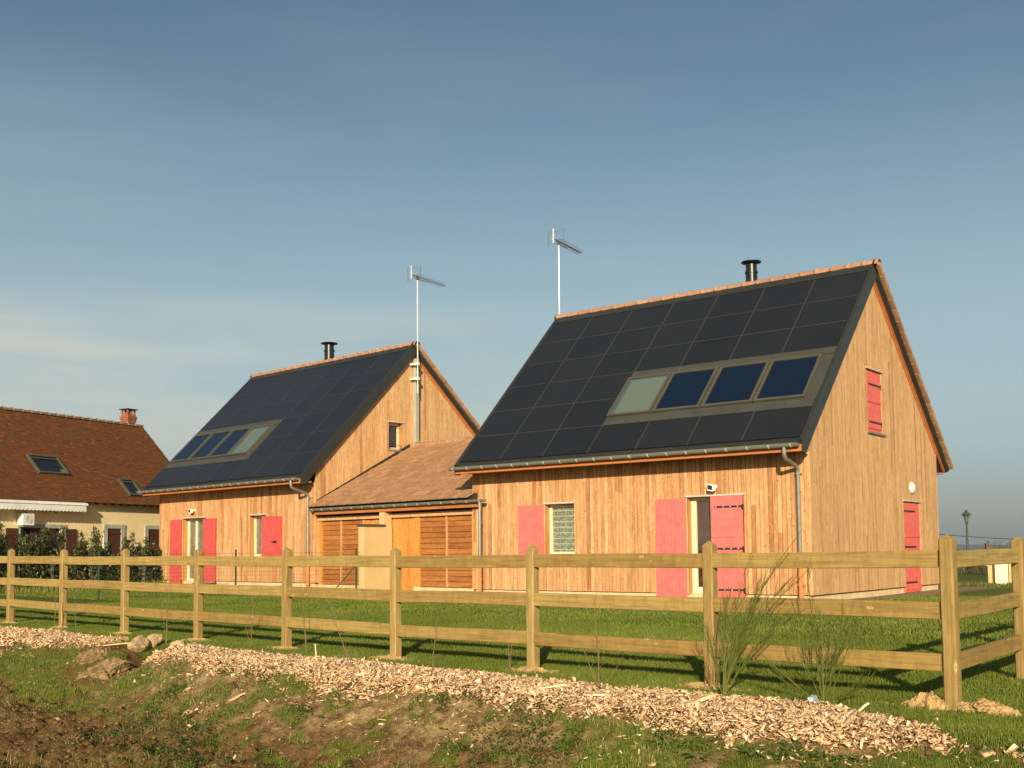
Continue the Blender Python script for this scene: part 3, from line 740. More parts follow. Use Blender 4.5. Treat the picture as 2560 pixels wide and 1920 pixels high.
    mb = MB(); mb.lathe([(fr_*1.25, ft-.06), (fr_*1.7, ft-.045), (fr_*1.72, ft-.02), (fr_*1.2, ft), (.02, ft+.012)], (fx, yy, 0), 28); mb.build('flue_cap', M_FLUE, f)
    return root

# right-hand house
DOOR2 = (-2.93, -1.52, .20, 2.385); WIN2 = (-6.965, -6.075, 1.09, 2.36)
GD2 = (5.90, 7.16, .0, 2.37); GW2 = (3.54, 4.54, 3.99, 5.50)
B2 = (-9.237, 22.0, 0)
H2 = timber_house(B2, 0, dict(zb=.215, fh=[DOOR2, WIN2], gh=[GD2, GW2], solar_gap=(3, 6),
     sky=[(-5.31, -4.07, 'blind'), (-4.02, -2.77, 'blue'), (-2.71, -1.44, 'blue'), (-1.40, -.18, 'blue')],
     spout=(-.215, -.21), flue=(-3.40, .155, 8.94)))
tag(H2, 'nearer larch clad house with solar roof, its end gable with coral shutters in full view', 'house', 'timber houses with solar roofs')
shutter(H2, -7.815, -7.012, 1.06, 2.365, .03, M_PINK)
opening(H2, 'window', *WIN2)
shutter(H2, -3.69, -2.95, .13, 2.375, .055, M_PINK); mbx = MB(); mbx.box(-3.755, -3.70, -.06, -.025, .14, 2.36); mbx.build('shutter', M_PINK, H2)
M_ROOM = plain('brown_room', (.075, .032, .015, 1), .8, .2, 0, .5, 4)
opening(H2, 'door', *DOOR2, behind=M_ROOM, glass=M_PANE, bottom=.15, frame_w=.13, sill=False, mullions=(-2.25,))
shutter(H2, -2.315, -1.535, .14, 2.39, .03, M_PINK, straps=(.305, 1.215, 2.15), battens=(1.47, ), groove=False, hinge='r')
spotlight(H2, -2.2, 2.60)
gpl = lambda u, z, o: (o, u, z)
shutter(H2, 5.915, 7.15, .06, 2.36, -.03, M_PINKD, straps=(.31, 1.22, 2.14), battens=(1.47, .12), groove=False, place=gpl, hinge='l', strap_w=.92, nails=False)
shutter(H2, 3.55, 4.53, 4.0, 5.49, -.03, M_PINKD, straps=(4.24, 5.16), battens=(4.72, 4.08), groove=False, place=gpl, hinge='r', nails=False, strap_w=.85)
mbx = MB(); mbx.box(-.01, .06, 5.84, 7.2, 2.385, 2.42); mbx.build('lintel_strip', M_ZINCL, H2)
mbx = MB(); mbx.box(-.01, .06, 3.48, 4.6, 5.51, 5.545); mbx.build('lintel_strip', M_ZINCL, H2)
mbx = MB(); mbx.box(-.02, .07, 3.48, 4.62, 3.94, 3.985); mbx.build('sill', M_ZINC, H2)
mbx = MB(); mbx.tube([(.02, 4.72, 3.97), (.08, 4.74, 3.97), (.08, 4.74, 3.90)], .012, 6); mbx.build('shutter_hook', M_ZINC, H2)
mbx = MB(); prof = [(.15, 0), (.155, .02), (.14, .05), (.09, .085), (.01, .10)]; mbx.lathe(prof, (0, 0, 0), 28)
mbx.v = [(.02+z, 6.545+x*1.15, 2.75+y) for x, y, z in mbx.v]; mbx.build('wall_lamp', M_WHITE, H2, smooth=True)

# left-hand house
DOOR1 = (-7.70, -6.19, .05, 2.345); WIN1 = (-3.53, -2.62, .98, 2.33)
GW1 = (2.98, 3.59, 4.50, 5.40)
H1Z = .12; R1 = -.079; B1 = (-25.5825, 22.6775, H1Z)
H1 = timber_house(B1, R1, dict(zb=.165, fh=[DOOR1, WIN1], gh=[GW1], solar_gap=(0, 3),
     sky=[(-9.30, -8.05, 'blue'), (-8.0, -6.76, 'blue'), (-6.71, -5.50, 'blue'), (-5.45, -4.25, 'blind')],
     spout=(-.24, -.26), flue=(-5.29, .185, 9.03)))
tag(H1, 'larch clad house behind the tiled garage, next to the red roofed neighbour, red shutters', 'house', 'timber houses with solar roofs')
shutter(H1, -8.49, -7.755, .04, 2.33, .05, M_RED)
shutter(H1, -6.285, -5.50, .03, 2.32, .06, M_RED)
opening(H1, 'door', *DOOR1, behind=M_NET, bottom=.16, mullions=(-7.16,), frame_w=.1, sill=False)
opening(H1, 'window', *WIN1, behind=M_NET)
sx = shutter(H1, -2.70, -1.86, .94, 2.29, .09, M_RED); mbx = MB(); mbx.box(-1.855, -1.70, -.1, -.03, .94, 2.28); mbx.build('shutter', M_RED, H1)
mbx = MB(); mbx.box(-2.12, -1.87, -.14, -.125, 1.44, 1.475); mbx.box(-2.0, -1.87, -.145, -.125, 1.42, 1.495); mbx.build('shutter_latch', M_BLACK, sx)
spotlight(H1, -6.93, 2.62)
gop = opening(H1, 'window', *GW1, place=gpl, glass=M_PANE, behind=M_DARK, frame_w=.07, sill=M_ZINC)
mbx = MB()
for zz in (4.62, 4.66, 5.22): mbx.tube([(.0, 3.04, zz), (.06, 3.1, zz), (.06, 3.5, zz), (0, 3.56, zz)], .008, 6)
mbx.build('guard_bar', M_BLACK, gop)
mbx = MB(); mbx.box(.022, .17, 4.045, 4.225, 4.80, 7.66); mbx.box(.022, .19, 4.03, 4.24, 4.78, 4.86); mbx.build('cable_duct', M_DUCT, H1, bevel=.02)
mbx = MB(); z_ = 2.75-H1Z+.055
mbx.hexa([(.02, .0, z_-.08), (.045, .0, z_-.08), (.045, 3.9, z_-.08+2.02), (.02, 3.9, z_-.08+2.02), (.02, .0, z_+.03), (.045, .0, z_+.03), (.045, 3.9, z_+.03+2.02), (.02, 3.9, z_+.03+2.02)])
mbx.build('wall_flashing', M_FLASH, H1)

# ------------------------------------------------------------------ garage between the houses
RG = -.0964
G = empty('garage', (B1[0], B1[1], 0), RG)
tag(G, 'low garage with brown clay tiles linking the two larch houses, slatted doors', 'garage')
GE = (-.24, 2.64); GA = (4.06, 4.80); gl_ = hypot(GA[0]-GE[0], GA[1]-GE[1]); gd = ((GA[0]-GE[0])/gl_, (GA[1]-GE[1])/gl_)
def grp(s, h): q = gl_-s; return (GE[0]+gd[0]*q-gd[1]*h, GE[1]+gd[1]*q+gd[0]*h)
def grb(s, h): return (GA[0]+gd[0]*s+gd[1]*h, GA[1]-gd[1]*s+gd[0]*h)
mb = MB(); mb.prism([GE, GA, (4.06, 4.6), (-.16, 2.5)], 'x', -.05, 7.2); mb.prism([(4.061, 4.795), (8.3, 2.70), (8.3, 2.5), (4.061, 4.6)], 'x', -.05, 7.2); groof = mb.build('roof', M_FLASH, G)
mb = MB(); tiles(mb, grp, .02, 7.12, .05, gl_+.03, .30, .345, h=.012, roll=.014, lift=.02); tiles(mb, grb, .02, 7.3, .05, 4.6, .30, .345, h=.012, roll=.03); mb.build('roof_tiles', M_TILE, groof, fix=False)
mb = MB(); ridge_tiles(mb, .02, 7.5, 4.06, 4.86, .11, .42); mb.build('ridge_tiles', M_RIDGE, groof, fix=False)
mb = MB(); mb.box(.17, 7.34, -.155, -.125, 2.375, 2.50, .5); mb.build('fascia', M_ORANGE, groof)
mb = MB(); mb.hexa([(.1, -.12, 2.40), (7.2, -.12, 2.40), (7.2, .25, 2.36), (.1, .25, 2.36), (.1, -.12, 2.44), (7.2, -.12, 2.44), (7.2, .25, 2.40), (.1, .25, 2.40)]); mb.build('soffit', M_REVEAL, groof)
mb = MB(); gutter(mb, .08, 7.68, -.24, 2.555, .068); mb.build('gutter', M_GUT, G)
mb = MB(); mb.tube([(7.51, -.24, 2.50), (7.51, -.24, 2.36), (7.50, -.24, 1.0)], .042, 12); mb.lathe([(.055, 0), (.055, .03)], (7.51, -.24, 1.95), 12); mb.build('downspout', M_ZINC, G)
mb = MB(); mb.tube([(7.497, -.24, 1.02), (7.49, -.24, -.1)], .054, 12); mb.lathe([(.064, 0), (.064, .06)], (7.493, -.24, .45), 12); mb.build('drain_pipe', M_TERRA, G)
mb = MB(); mb.box(.02, 7.0, .09, .24, 2.20, 2.315, .9); mb.build('beam', M_CLAD, G)
mb = MB(); mb.box(0, 7.0, .24, .36, 2.30, 2.6); mb.box(0, 7.0, .36, .5, .05, 2.3); mb.box(0, 7.3, 8.0, 8.15, 0, 2.55); mb.build('back_wall', M_DARK, G)
mb = MB()
x = 2.26
while x < 4.45: mb.box(x, x+.098, .19, .24, .06, 2.2); x += .104
mb.build('board_panel', M_PANELW, G)
for q_ in ((.0, .17, .13, .23, .2, 2.2, .5), (2.14, 2.25, .15, .24, .2, 2.2, .8), (4.46, 4.70, .15, .24, .2, 2.2, .8), (6.83, 7.0, .13, .24, .2, 2.2, .9)):
    mb = MB(); mb.box(*q_); mb.build('door_post', M_PANELW, G)
for (a, b, xm) in ((.18, 2.13, 1.07), (4.71, 6.82, 5.78)):
    n = 13; hgt = 1.96; mb = MB()
    for i in range(n):
        z0 = .245+i*hgt/n; z1 = z0+hgt/n+.012
        for (xa, xb) in ((a, xm), (xm+.06, b)):
            mb.hexa([(xa, .165, z0), (xb, .165, z0), (xb, .185, z0), (xa, .185, z0), (xa, .20, z1), (xb, .20, z1), (xb, .22, z1), (xa, .22, z1)])
    o = mb.build('slatted_door', M_LOUVRE, G)
    mb = MB(); mb.box(xm+.005, xm+.055, .145, .2, .245, 2.2, .6); mb.box(a, b, .225, .25, .24, 2.2, .1); mb.build('door_stile', M_CLAD, o)
mb = MB(); mb.box(.0, 3.2, .12, .3, -.2, .235); mb.box(4.47, 7.0, .12, .3, -.2, .225); mb.build('plinth', M_PLINTH, G)

GWL = empty('garden_wall', (B1[0], B1[1], 0), RG)
tag(GWL, 'short cream rendered partition wall with grey coping standing out from the garage', 'wall')
mb = MB(); mb.box(3.25, 3.52, -.87, .14, -.2, 1.945); mb.box(3.27, 3.50, -.13, .14, 1.945, 2.36); mb.build('wall', M_RENDER, GWL)
mb = MB(); mb.box(3.21, 3.56, -.91, -.135, 1.947, 2.005); mb.build('coping', M_FLASH2, GWL)

# ------------------------------------------------------------------ tv aerials
def aerial(loc, rz, z0, z1, brackets=()):
    r_ = empty('tv_aerial', loc, rz)
    m = MB(); m.tube([(0, 0, z0), (0, 0, z1)], .019, 8)
    z = z0+.7
    while z < z1: m.lathe([(.025, 0), (.025, .03)], (0, 0, z), 8); z += .62
    m.build('mast', M_ALU, r_)
    zt = z1
    b = MB(); b.tube([(0, -.33, zt+.06), (0, 1.52, zt+.06)], .014, 6); b.tube([(0, -.1, zt-.03), (0, .55, zt-.03)], .010, 6); b.tube([(0, .5, zt-.03), (0, .62, zt+.06)], .008, 6)
    b.box(-.03, .03, -.05, .05, zt-.05, zt+.07); b.build('boom', M_ALUD, r_)
    for i in range(16):
        e = MB()
        y = -.1+i*.105
        for sx_ in (-1, 1):
            e.tube([(0, y, zt+.06), (sx_*.12, y, zt+.115)], .008, 4); e.tube([(0, y, zt+.06), (sx_*.12, y, zt+.005)], .008, 4)
        e.build('director', M_ALUD, r_)

    f = MB()
    f.box(-.022, .022, -.35, -.325, zt-.08, zt+.36)
    f2 = MB()
    for sx_ in (-1, 1):
        for k in range(5):
            zz = zt-.10+k*.11
            f2.tube([(0, -.34, zt+.03 if k < 2 else zt+.28), (sx_*.27, -.18, zz)], .0035, 4)
        f2.tube([(sx_*.27, -.18, zt-.14), (sx_*.27, -.18, zt+.36)], .008, 5)
    f.build('reflector', M_ALU, r_); f2.build('reflector_wing', M_ALUD, r_)
    for (a, bb) in brackets:
        k = MB(); k.tube([(-.34, 0.02, a), (.05, 0.0, a)], .022, 6); k.box(-.30, .03, -.05, .06, a-.03, a+.03); k.box(-.05, .05, -.06, .05, a-.05, a+.05); k.build('bracket', M_WHITE, r_)
    return r_
c1_, s1_ = cos(R1), sin(R1)
ax = (B1[0]+.36*c1_-3.98*s1_, B1[1]+.36*s1_+3.98*c1_, 0)
tag(aerial(ax, .10, 6.56, 10.50, ((7.56, 0), (7.06, 0))), 'tv aerial on a tall mast bracketed to the gable above the garage roof', 'aerial', 'tv aerials on the houses')
tag(aerial((B2[0]-9.76, B2[1]+4.62, 0), .143, 5.2, 10.62, ((6.6, 0), (7.2, 0))), 'tv aerial rising behind the ridge end of the house by the corner post', 'aerial', 'tv aerials on the houses')

# ------------------------------------------------------------------ neighbour's house
N3 = empty('rendered_house', (-36.616, 21.206, 0), 1.76)
tag(N3, 'yellow rendered house with steep red plain tile roof and brown shutters at the far left', 'house')
RX0, RX1 = -9.0, 6.2; EY3, EZ3 = -.12, 3.18; AY3, AZ3 = 3.45, 6.72
l3 = hypot(AY3-EY3, AZ3-EZ3); d3 = ((AY3-EY3)/l3, (AZ3-EZ3)/l3)
def nrp(s, h): q = l3-s; return (EY3+d3[0]*q-d3[1]*h, EZ3+d3[1]*q+d3[0]*h)
def nrb(s, h): return (AY3+d3[0]*s+d3[1]*h, AZ3-d3[1]*s+d3[0]*h)
n_place = lambda u, z, o: (u, .16-o, z)
hw = [(1.435, 2.10, .3, 2.20), (3.45, 4.12, .3, 2.19), (-2.36, -.655, .3, 2.17)]
mb = MB(); clad(mb, RX0+.2, RX1-.15, None, 0, -.2, lambda u: 3.3, hw, n_place, -.3, 0, False); mb.build('wall', M_RENDER2, N3)
mb = MB(); mb.prism([(.2, 3.25), (.46, 3.4), (3.45, 6.4), (6.5, 3.4), (6.7, 3.25), (6.7, -.3), (.46, -.3), (.46, 3)], 'x', RX1-.5, RX1-.152); mb.prism([(.46, -.3), (.46, 3.3), (3.45, 6.4), (6.6, 3.3), (6.6, -.3)], 'x', RX0+.2, RX0+.5); mb.box(RX0+.2, RX1-.2, 6.4, 6.7, -.3, 3.4); mb.build('gable_wall', M_RENDER2, N3)
mb = MB(); mb.prism([nrp(l3, 0), nrp(0, 0), (AY3, AZ3-.2), nrp(l3, -.10)], 'x', RX0, RX1); mb.prism([(AY3+.001, AZ3-.004), nrb(l3, 0), nrb(l3, -.12), (AY3+.001, AZ3-.2)], 'x', RX0, RX1)
n3r = mb.build('roof', M_FLASH, N3)
for k in range(40): 
    x = RX0+.2+k*.38
    mb = MB()
    if x < RX1-.1: mb.hexa([(x, EY3+.02, EZ3-.13), (x+.08, EY3+.02, EZ3-.13), (x+.08, .3, EZ3+.05), (x, .3, EZ3+.05), (x, EY3+.02, EZ3-.09), (x+.08, EY3+.02, EZ3-.09), (x+.08, .3, EZ3+.18), (x, .3, EZ3+.18)]); mb.build('rafter_end', M_SHUTB, n3r)
mb = MB(); tiles(mb, nrp, RX0, RX1+.02, .05, l3+.05, .17, .115, roll=0, lift=.016, h=.008); mb.build('roof_tiles', M_PLAIN, n3r, fix=False)
mb = MB(); tiles(mb, nrb, RX0, RX1, .05, l3, .5, .3, roll=0, lift=.016, h=.008); mb.build('roof_tiles', M_PLAIN, n3r, fix=False)
mb = MB(); m2 = MB()
nr = 38; Lr = (RX1-RX0)/nr
for i in range(nr):
    a = RX0+i*Lr; k = len(mb.v); r_ = random.random()
    for xx, R in ((a, .10), (a+Lr, .105)):
        for j in range(9): t = pi*j/8; mb.v.append((xx, AY3+cos(t)*R*1.3, AZ3-.04+sin(t)*R))
    for j in range(8): mb.f.append((k+j, k+j+1, k+9+j+1, k+9+j)); mb.r.append(r_)
    m2 = MB(); m2.tube([(a-.03, AY3-.135, AZ3-.05), (a-.025, AY3-.09, AZ3+.055), (a-.025, AY3, AZ3+.095), (a-.025, AY3+.1, AZ3+.05)], .026, 5); m2.build('ridge_mortar', M_MORTAR, n3r)
rto = mb.build('ridge_tiles', M_RIDGEP, n3r, fix=False)

def n_skylight(x0, x1, s0, s1):
    q = lambda s: l3-s
    m = MB(); f = .075
    for (a, b, c, d) in ((x0, x1, s0, s0+f), (x0, x1, s1-f, s1), (x0, x0+f, s0+f, s1-f), (x1-f, x1, s0+f, s1-f)):
        slope_box(m, lambda s, h: nrp(q(s), h), a, b, c, d, .0, .11)
    o = m.build('roof_window', M_FRAMEG, n3r)
    g = MB(); slope_box(g, lambda s, h: nrp(q(s), h), x0+f, x1-f, s0+f, s1-f, .0, .05); g.build('glass', M_GDARK, o)
    g = MB(); slope_box(g, lambda s, h: nrp(q(s), h), x0+f, x1-f, s1-f-.12, s1-f-.06, .052, .09); g.build('vent_bar', M_FRAMEG, o)
    g = MB(); slope_box(g, lambda s, h: nrp(q(s), h), x1-f-.2, x1-f-.02, s0+f+.01, s0+f+.22, .051, .054); g.build('blind', M_BLIND, o)
n_skylight(-1.12, .22, 1.33, 2.32); n_skylight(2.46, 3.2, .36, 1.30)
cxm = 5.6
mb = MB(); cy_ = AY3+.15
def brick_course(mb, x0, x1, y0, y1, z0, n, hgt=.075):
    for i in range(n):
        z = z0+i*hgt; o = (i % 2)*.11
        mb.box(x0, x1, y0, y1, z, z+hgt-.008, random.uniform(.2, .9))
brick_course(mb, cxm-.26, cxm+.26, cy_-.24, cy_+.24, 6.2, 8); brick_course(mb, cxm-.30, cxm+.30, cy_-.28, cy_+.28, 6.8, 2); brick_course(mb, cxm-.33, cxm+.33, cy_-.31, cy_+.31, 6.95, 2); brick_course(mb, cxm-.28, cxm+.28, cy_-.26, cy_+.26, 7.10, 1)
for sx_ in (-1, 0, 1):
    for sy_ in (-1, 1): mb.box(cxm+sx_*.23-.045, cxm+sx_*.23+.045, cy_+sy_*.2-.045, cy_+sy_*.2+.045, 7.17, 7.36)
mb.v = [(cxm+(x_-cxm)*.8, cy_+(y_-cy_)*.8, z_) for x_, y_, z_ in mb.v]
ch = mb.build('chimney', M_BRICK, N3, bevel=.01)
mb = MB(); mb.box(cxm-.285, cxm+.285, cy_-.27, cy_+.27, 7.36, 7.40); mb.build('chimney_cap', M_FLASH, ch)
def surround(x0, x1, xi0, xi1, zt, zi, name='window_surround'):
    mb = MB(); mb.box(x0, xi0, .12, .2, .2, zi); mb.box(xi1, x1, .12, .2, .2, zi); mb.box(x0, x1, .118, .2, zi, zt); return mb.build(name, M_STONE, N3)
for (a, ai, bi_, b) in ((1.262, 1.435, 2.10, 2.29), (3.285, 3.45, 4.12, 4.29)):
    w_ = surround(a, b, ai, bi_, 2.35, 2.20); mb = MB()
    for k in range(6):
        u = ai+.01+k*(bi_-ai-.02)/6; mb.box(u, u+(bi_-ai-.02)/6-.006, .16, .19, .3, 2.19)
    mb.box(ai+.01, bi_-.01, .14, .16, 1.98, 2.05); mb.box(ai+.01, bi_-.01, .14, .16, .6, .67); mb.build('shutter', M_SHUTB, w_)
w_ = surround(-2.45, -.46, -2.36, -.655, 2.31, 2.17, 'door_surround')
mb = MB(); mb.box(-2.36, -.655, .3, .33, .2, 2.17); mb.build('glass_door', M_GDARK, w_)
mb = MB(); mb.box(-1.53, -1.45, .25, .3, .2, 2.17); mb.box(-2.36, -2.28, .25, .3, .2, 2.17); mb.box(-.735, -.655, .25, .3, .2, 2.17); mb.build('door_frame', M_SHUTB, w_)
for (a, b) in ((-2.93, -2.47), (-.45, .0), (-1.95, -1.7)):
    mb = MB()
    for k in range(4): u = a+k*(b-a)/4; mb.box(u, u+(b-a)/4-.006, .105, .14, .25, 2.15)
    mb.box(a, b, .085, .105, 1.9, 1.98); mb.box(a, b, .085, .105, .6, .68); mb.build('shutter', M_SHUTB, N3)
AW = empty('awning', (-36.616, 21.206, 0), 1.76)
tag(AW, 'white folded awning with scalloped valance under the eaves of the yellow house', 'awning')
mb = MB(); mb.prism([(.15, 3.0), (.15, 3.1), (-.10, 3.12), (-.26, 3.08), (-.30, 3.0), (-.26, 2.96)], 'x', -7.2, .16); mb.build('cassette', M_WHITE, AW, bevel=.01)
mb = MB(); nsc = 46
for i in range(nsc):
    a, b = -7.15+i*7.22/nsc, -7.15+(i+1)*7.22/nsc
    for k in range(6):
        t0, t1 = k/6, (k+1)/6; za = 2.80-.045*sin(pi*t0); zb_ = 2.80-.045*sin(pi*t1)
        p = a+(b-a)*t0; q = a+(b-a)*t1
        mb.hexa([(p, -.29, za), (q, -.29, zb_), (q, -.283, zb_), (p, -.283, za), (p, -.27, 2.98), (q, -.27, 2.98), (q, -.263, 2.98), (p, -.263, 2.98)], .5)
mb.build('valance', M_WHITE, AW)
mb = MB(); mb.box(-1.2, -1.1, -.1, .15, 2.9, 2.97); mb.tube([(-1.15, .0, 2.95), (-1.15, -.12, 2.74), (-1.05, -.05, 2.70)], .022, 6); mb.build('arm', M_FRAMEG, AW)
AC = empty('air_conditioner', (-36.616, 21.206, 0), 1.76)
tag(AC, 'white air conditioning unit fixed to the yellow wall beneath the awning', 'air conditioner')
mb = MB(); mb.box(-2.50, -2.02, -.16, .12, 2.24, 2.66); a_ = mb.build('casing', M_WHITE, AC, bevel=.02)
mb = MB()
for k in range(1, 6): 
    mb.tube([(-2.24+.028*k*cos(t), -.165, 2.45+.030*k*sin(t)) for t in [2*pi*i/20 for i in range(21)]], .005, 4, cap=False)
mb.build('fan_grille', M_STONE, a_); mb = MB(); mb.box(-2.45, -2.07, -.1, .16, 2.19, 2.235); mb.tube([(-2.2, .1, 2.66), (-2.2, .1, 2.9)], .02, 6); mb.build('bracket', M_ZINC, AC)

# ------------------------------------------------------------------ post and rail fence
FEN = empty('post_and_rail_fence', (P9[0], P9[1], 0))
tag(FEN, 'three rail wooden fence with pointed square posts running along the whole foreground', 'fence')
ang_f = atan2(ES[1], ES[0])
def fpt(s, t): x, y = ES[0]*s+ET[0]*t, ES[1]*s+ET[1]*t; return x, y
def post(s, t, ang, top=1.285, r=None, z0=-.45, w=.100, lean=0):
    mb = MB(); h = w/2; r = random.random() if r is None else r; c = .012
    x, y = fpt(s, t)
    ring = [(-h+c, -h), (h-c, -h), (h, -h+c), (h, h-c), (h-c, h), (-h+c, h), (-h, h-c), (-h, -h+c)]
    k = 0; ca, sa = cos(ang), sin(ang)
    zs = [(z0, 1, 0), (top-.045, 1, lean), (top-.04, .97, lean)]
    for z, sc, ln in zs:
        for a, b in ring: mb.v.append((x+(a*ca-b*sa)*sc+ln, y+(a*sa+b*ca)*sc, z))
    for i in range(2):
        for j in range(8): q = (j+1) % 8; mb.f.append((i*8+j, i*8+q, (i+1)*8+q, (i+1)*8+j)); mb.r.append(r)
    mb.v.append((x+lean, y, top)); k = len(mb.v)-1
    for j in range(8): mb.f.append((16+j, 16+(j+1) % 8, k)); mb.r.append(r)
    return mb.build('post', M_POST, FEN)
tops = {0: 1.297, 1: 1.277, 2: 1.271, 3: 1.255, 4: 1.277, 5: 1.286, 6: 1.299, 7: 1.31, 8: 1.334, 9: 1.36, 10: 1.38}
for k in range(0, 12):
    post(2*k, 0, ang_f, tops.get(k, 1.39), lean=random.uniform(-.006, .006))
def sp(k, o=0): return (.163*k+o, -2.0*k)
for k in (1, 2, 3): post(*sp(k), ang_f-.08, 1.29)
def rail(p0, p1, z0, z1, r=None, hh=.126, th=.046):
    """p0,p1 xy; each board its own mesh"""
    d = Vector((p1[0]-p0[0], p1[1]-p0[1])); L_ = d.length; d.normalize(); n_ = Vector((-d.y, d.x))
    mb = MB(); r = random.random() if r is None else r; c = .006
    sec = [(-th/2+c, 0), (th/2-c, 0), (th/2, c), (th/2, hh-c), (th/2-c, hh), (-th/2+c, hh), (-th/2, hh-c), (-th/2, c)]
    N_ = 7
    bow = random.uniform(-.006, .006); tw = random.uniform(-.004, .004)
    for i in range(N_+1):
        t = i/N_
        for a, b in sec: mb.v.append((t*L_, a+tw*(b/hh-.5)*t, b+(z1-z0)*t+bow*4*t*(1-t)))
    for i in range(N_):
        for j in range(8): q = (j+1) % 8; mb.f.append((i*8+j, i*8+q, (i+1)*8+q, (i+1)*8+j)); mb.r.append(r)
    mb.f.append(tuple(range(8))); mb.f.append(tuple(N_*8+j for j in range(8))); mb.r += [r, r]
    o = mb.build('rail', M_FENCE, FEN); o.location = (p0[0], p0[1], z0); o.rotation_euler = (0, 0, atan2(d.y, d.x)); return o
for k in range(0, 11):
    dz = (tops.get(k, 1.39)-1.275)*.5; dz1 = (tops.get(k+1, 1.39)-1.275)*.5
    g = .056 if k == 0 else -.012
    for zb_ in (1.043, .675, .308):
        rail(fpt(2*(k+1)-.04, .018), fpt(2*k+g+.006, .018), zb_+dz1+random.uniform(-.006, .006), zb_+dz+random.uniform(-.006, .006))
for k in range(0, 3):
    for zb_ in (1.043, .675, .308):
        rail(fpt(.163*k+.012, -2.0*k-.03), fpt(.163*(k+1)+.012, -2.0*(k+1)-.02), zb_+random.uniform(-.004, .006), zb_+.015)

# chip and spoil mounds at the post feet
def mound(s, t, rx, ry, h, name, label, mat, n=260, group=None):
    x0, y0 = to_xy(s, t); z0 = gz(x0, y0); N_, K_ = 60, 16; v = []; f = []
    for i in range(K_+1):
        q = i/K_
        for j in range(N_):
            a = 2*pi*j/N_; w_ = 1+.28*math.sin(3*a+s)+.16*math.sin(7*a+2*s)
            u = cos(a)*rx*q*w_; v_ = sin(a)*ry*q*w_
            hh = h*(1-q**2)*.8+.5*h*(vnoise(np.array([u*22+s*7]), np.array([v_*22+t*5]), 3)[0]-.4)+.2*h*random.uniform(-1, 1)
            if i == K_: hh = -.06
            X, Y = to_xy(s+u, t+v_); v.append((X-x0, Y-y0, hh))
    for i in range(K_):
        for j in range(N_): q = (j+1) % N_; f.append((i*N_+j, i*N_+q, (i+1)*N_+q, (i+1)*N_+j))
    me = bpy.data.meshes.new(name); me.from_pydata(v, [], f); me.materials.append(mat)
    o = bpy.data.objects.new(name, me); COL.objects.link(o); o.location = (x0, y0, z0); tag(o, label, 'soil heap', group); return o
ordn = ['corner post', 'second post from the corner', 'third post from the corner', 'fourth post from the corner', 'fifth post from the corner', 'sixth post from the corner', 'seventh post from the corner', 'eighth post from the corner', 'ninth post from the corner']
for k in range(0, 9):
    if k == 0:
        mound(.17, .02, .15, .15, .10, 'spoil_heap', 'tan clay clods heaped on the left of the corner post foot', M_CLOD, group='spoil heaps at the post feet')
        mound(-.22, .0, .20, .12, .075, 'spoil_heap', 'tan clay clods heaped on the right of the corner post foot', M_CLOD, group='spoil heaps at the post feet')
    else:
        mound(2*k+random.uniform(-.05, .05), .03, .24, .11, .04, 'spoil_heap', 'flat ring of dug clay round the foot of the '+ordn[k], M_CLOD, group='spoil heaps at the post feet')

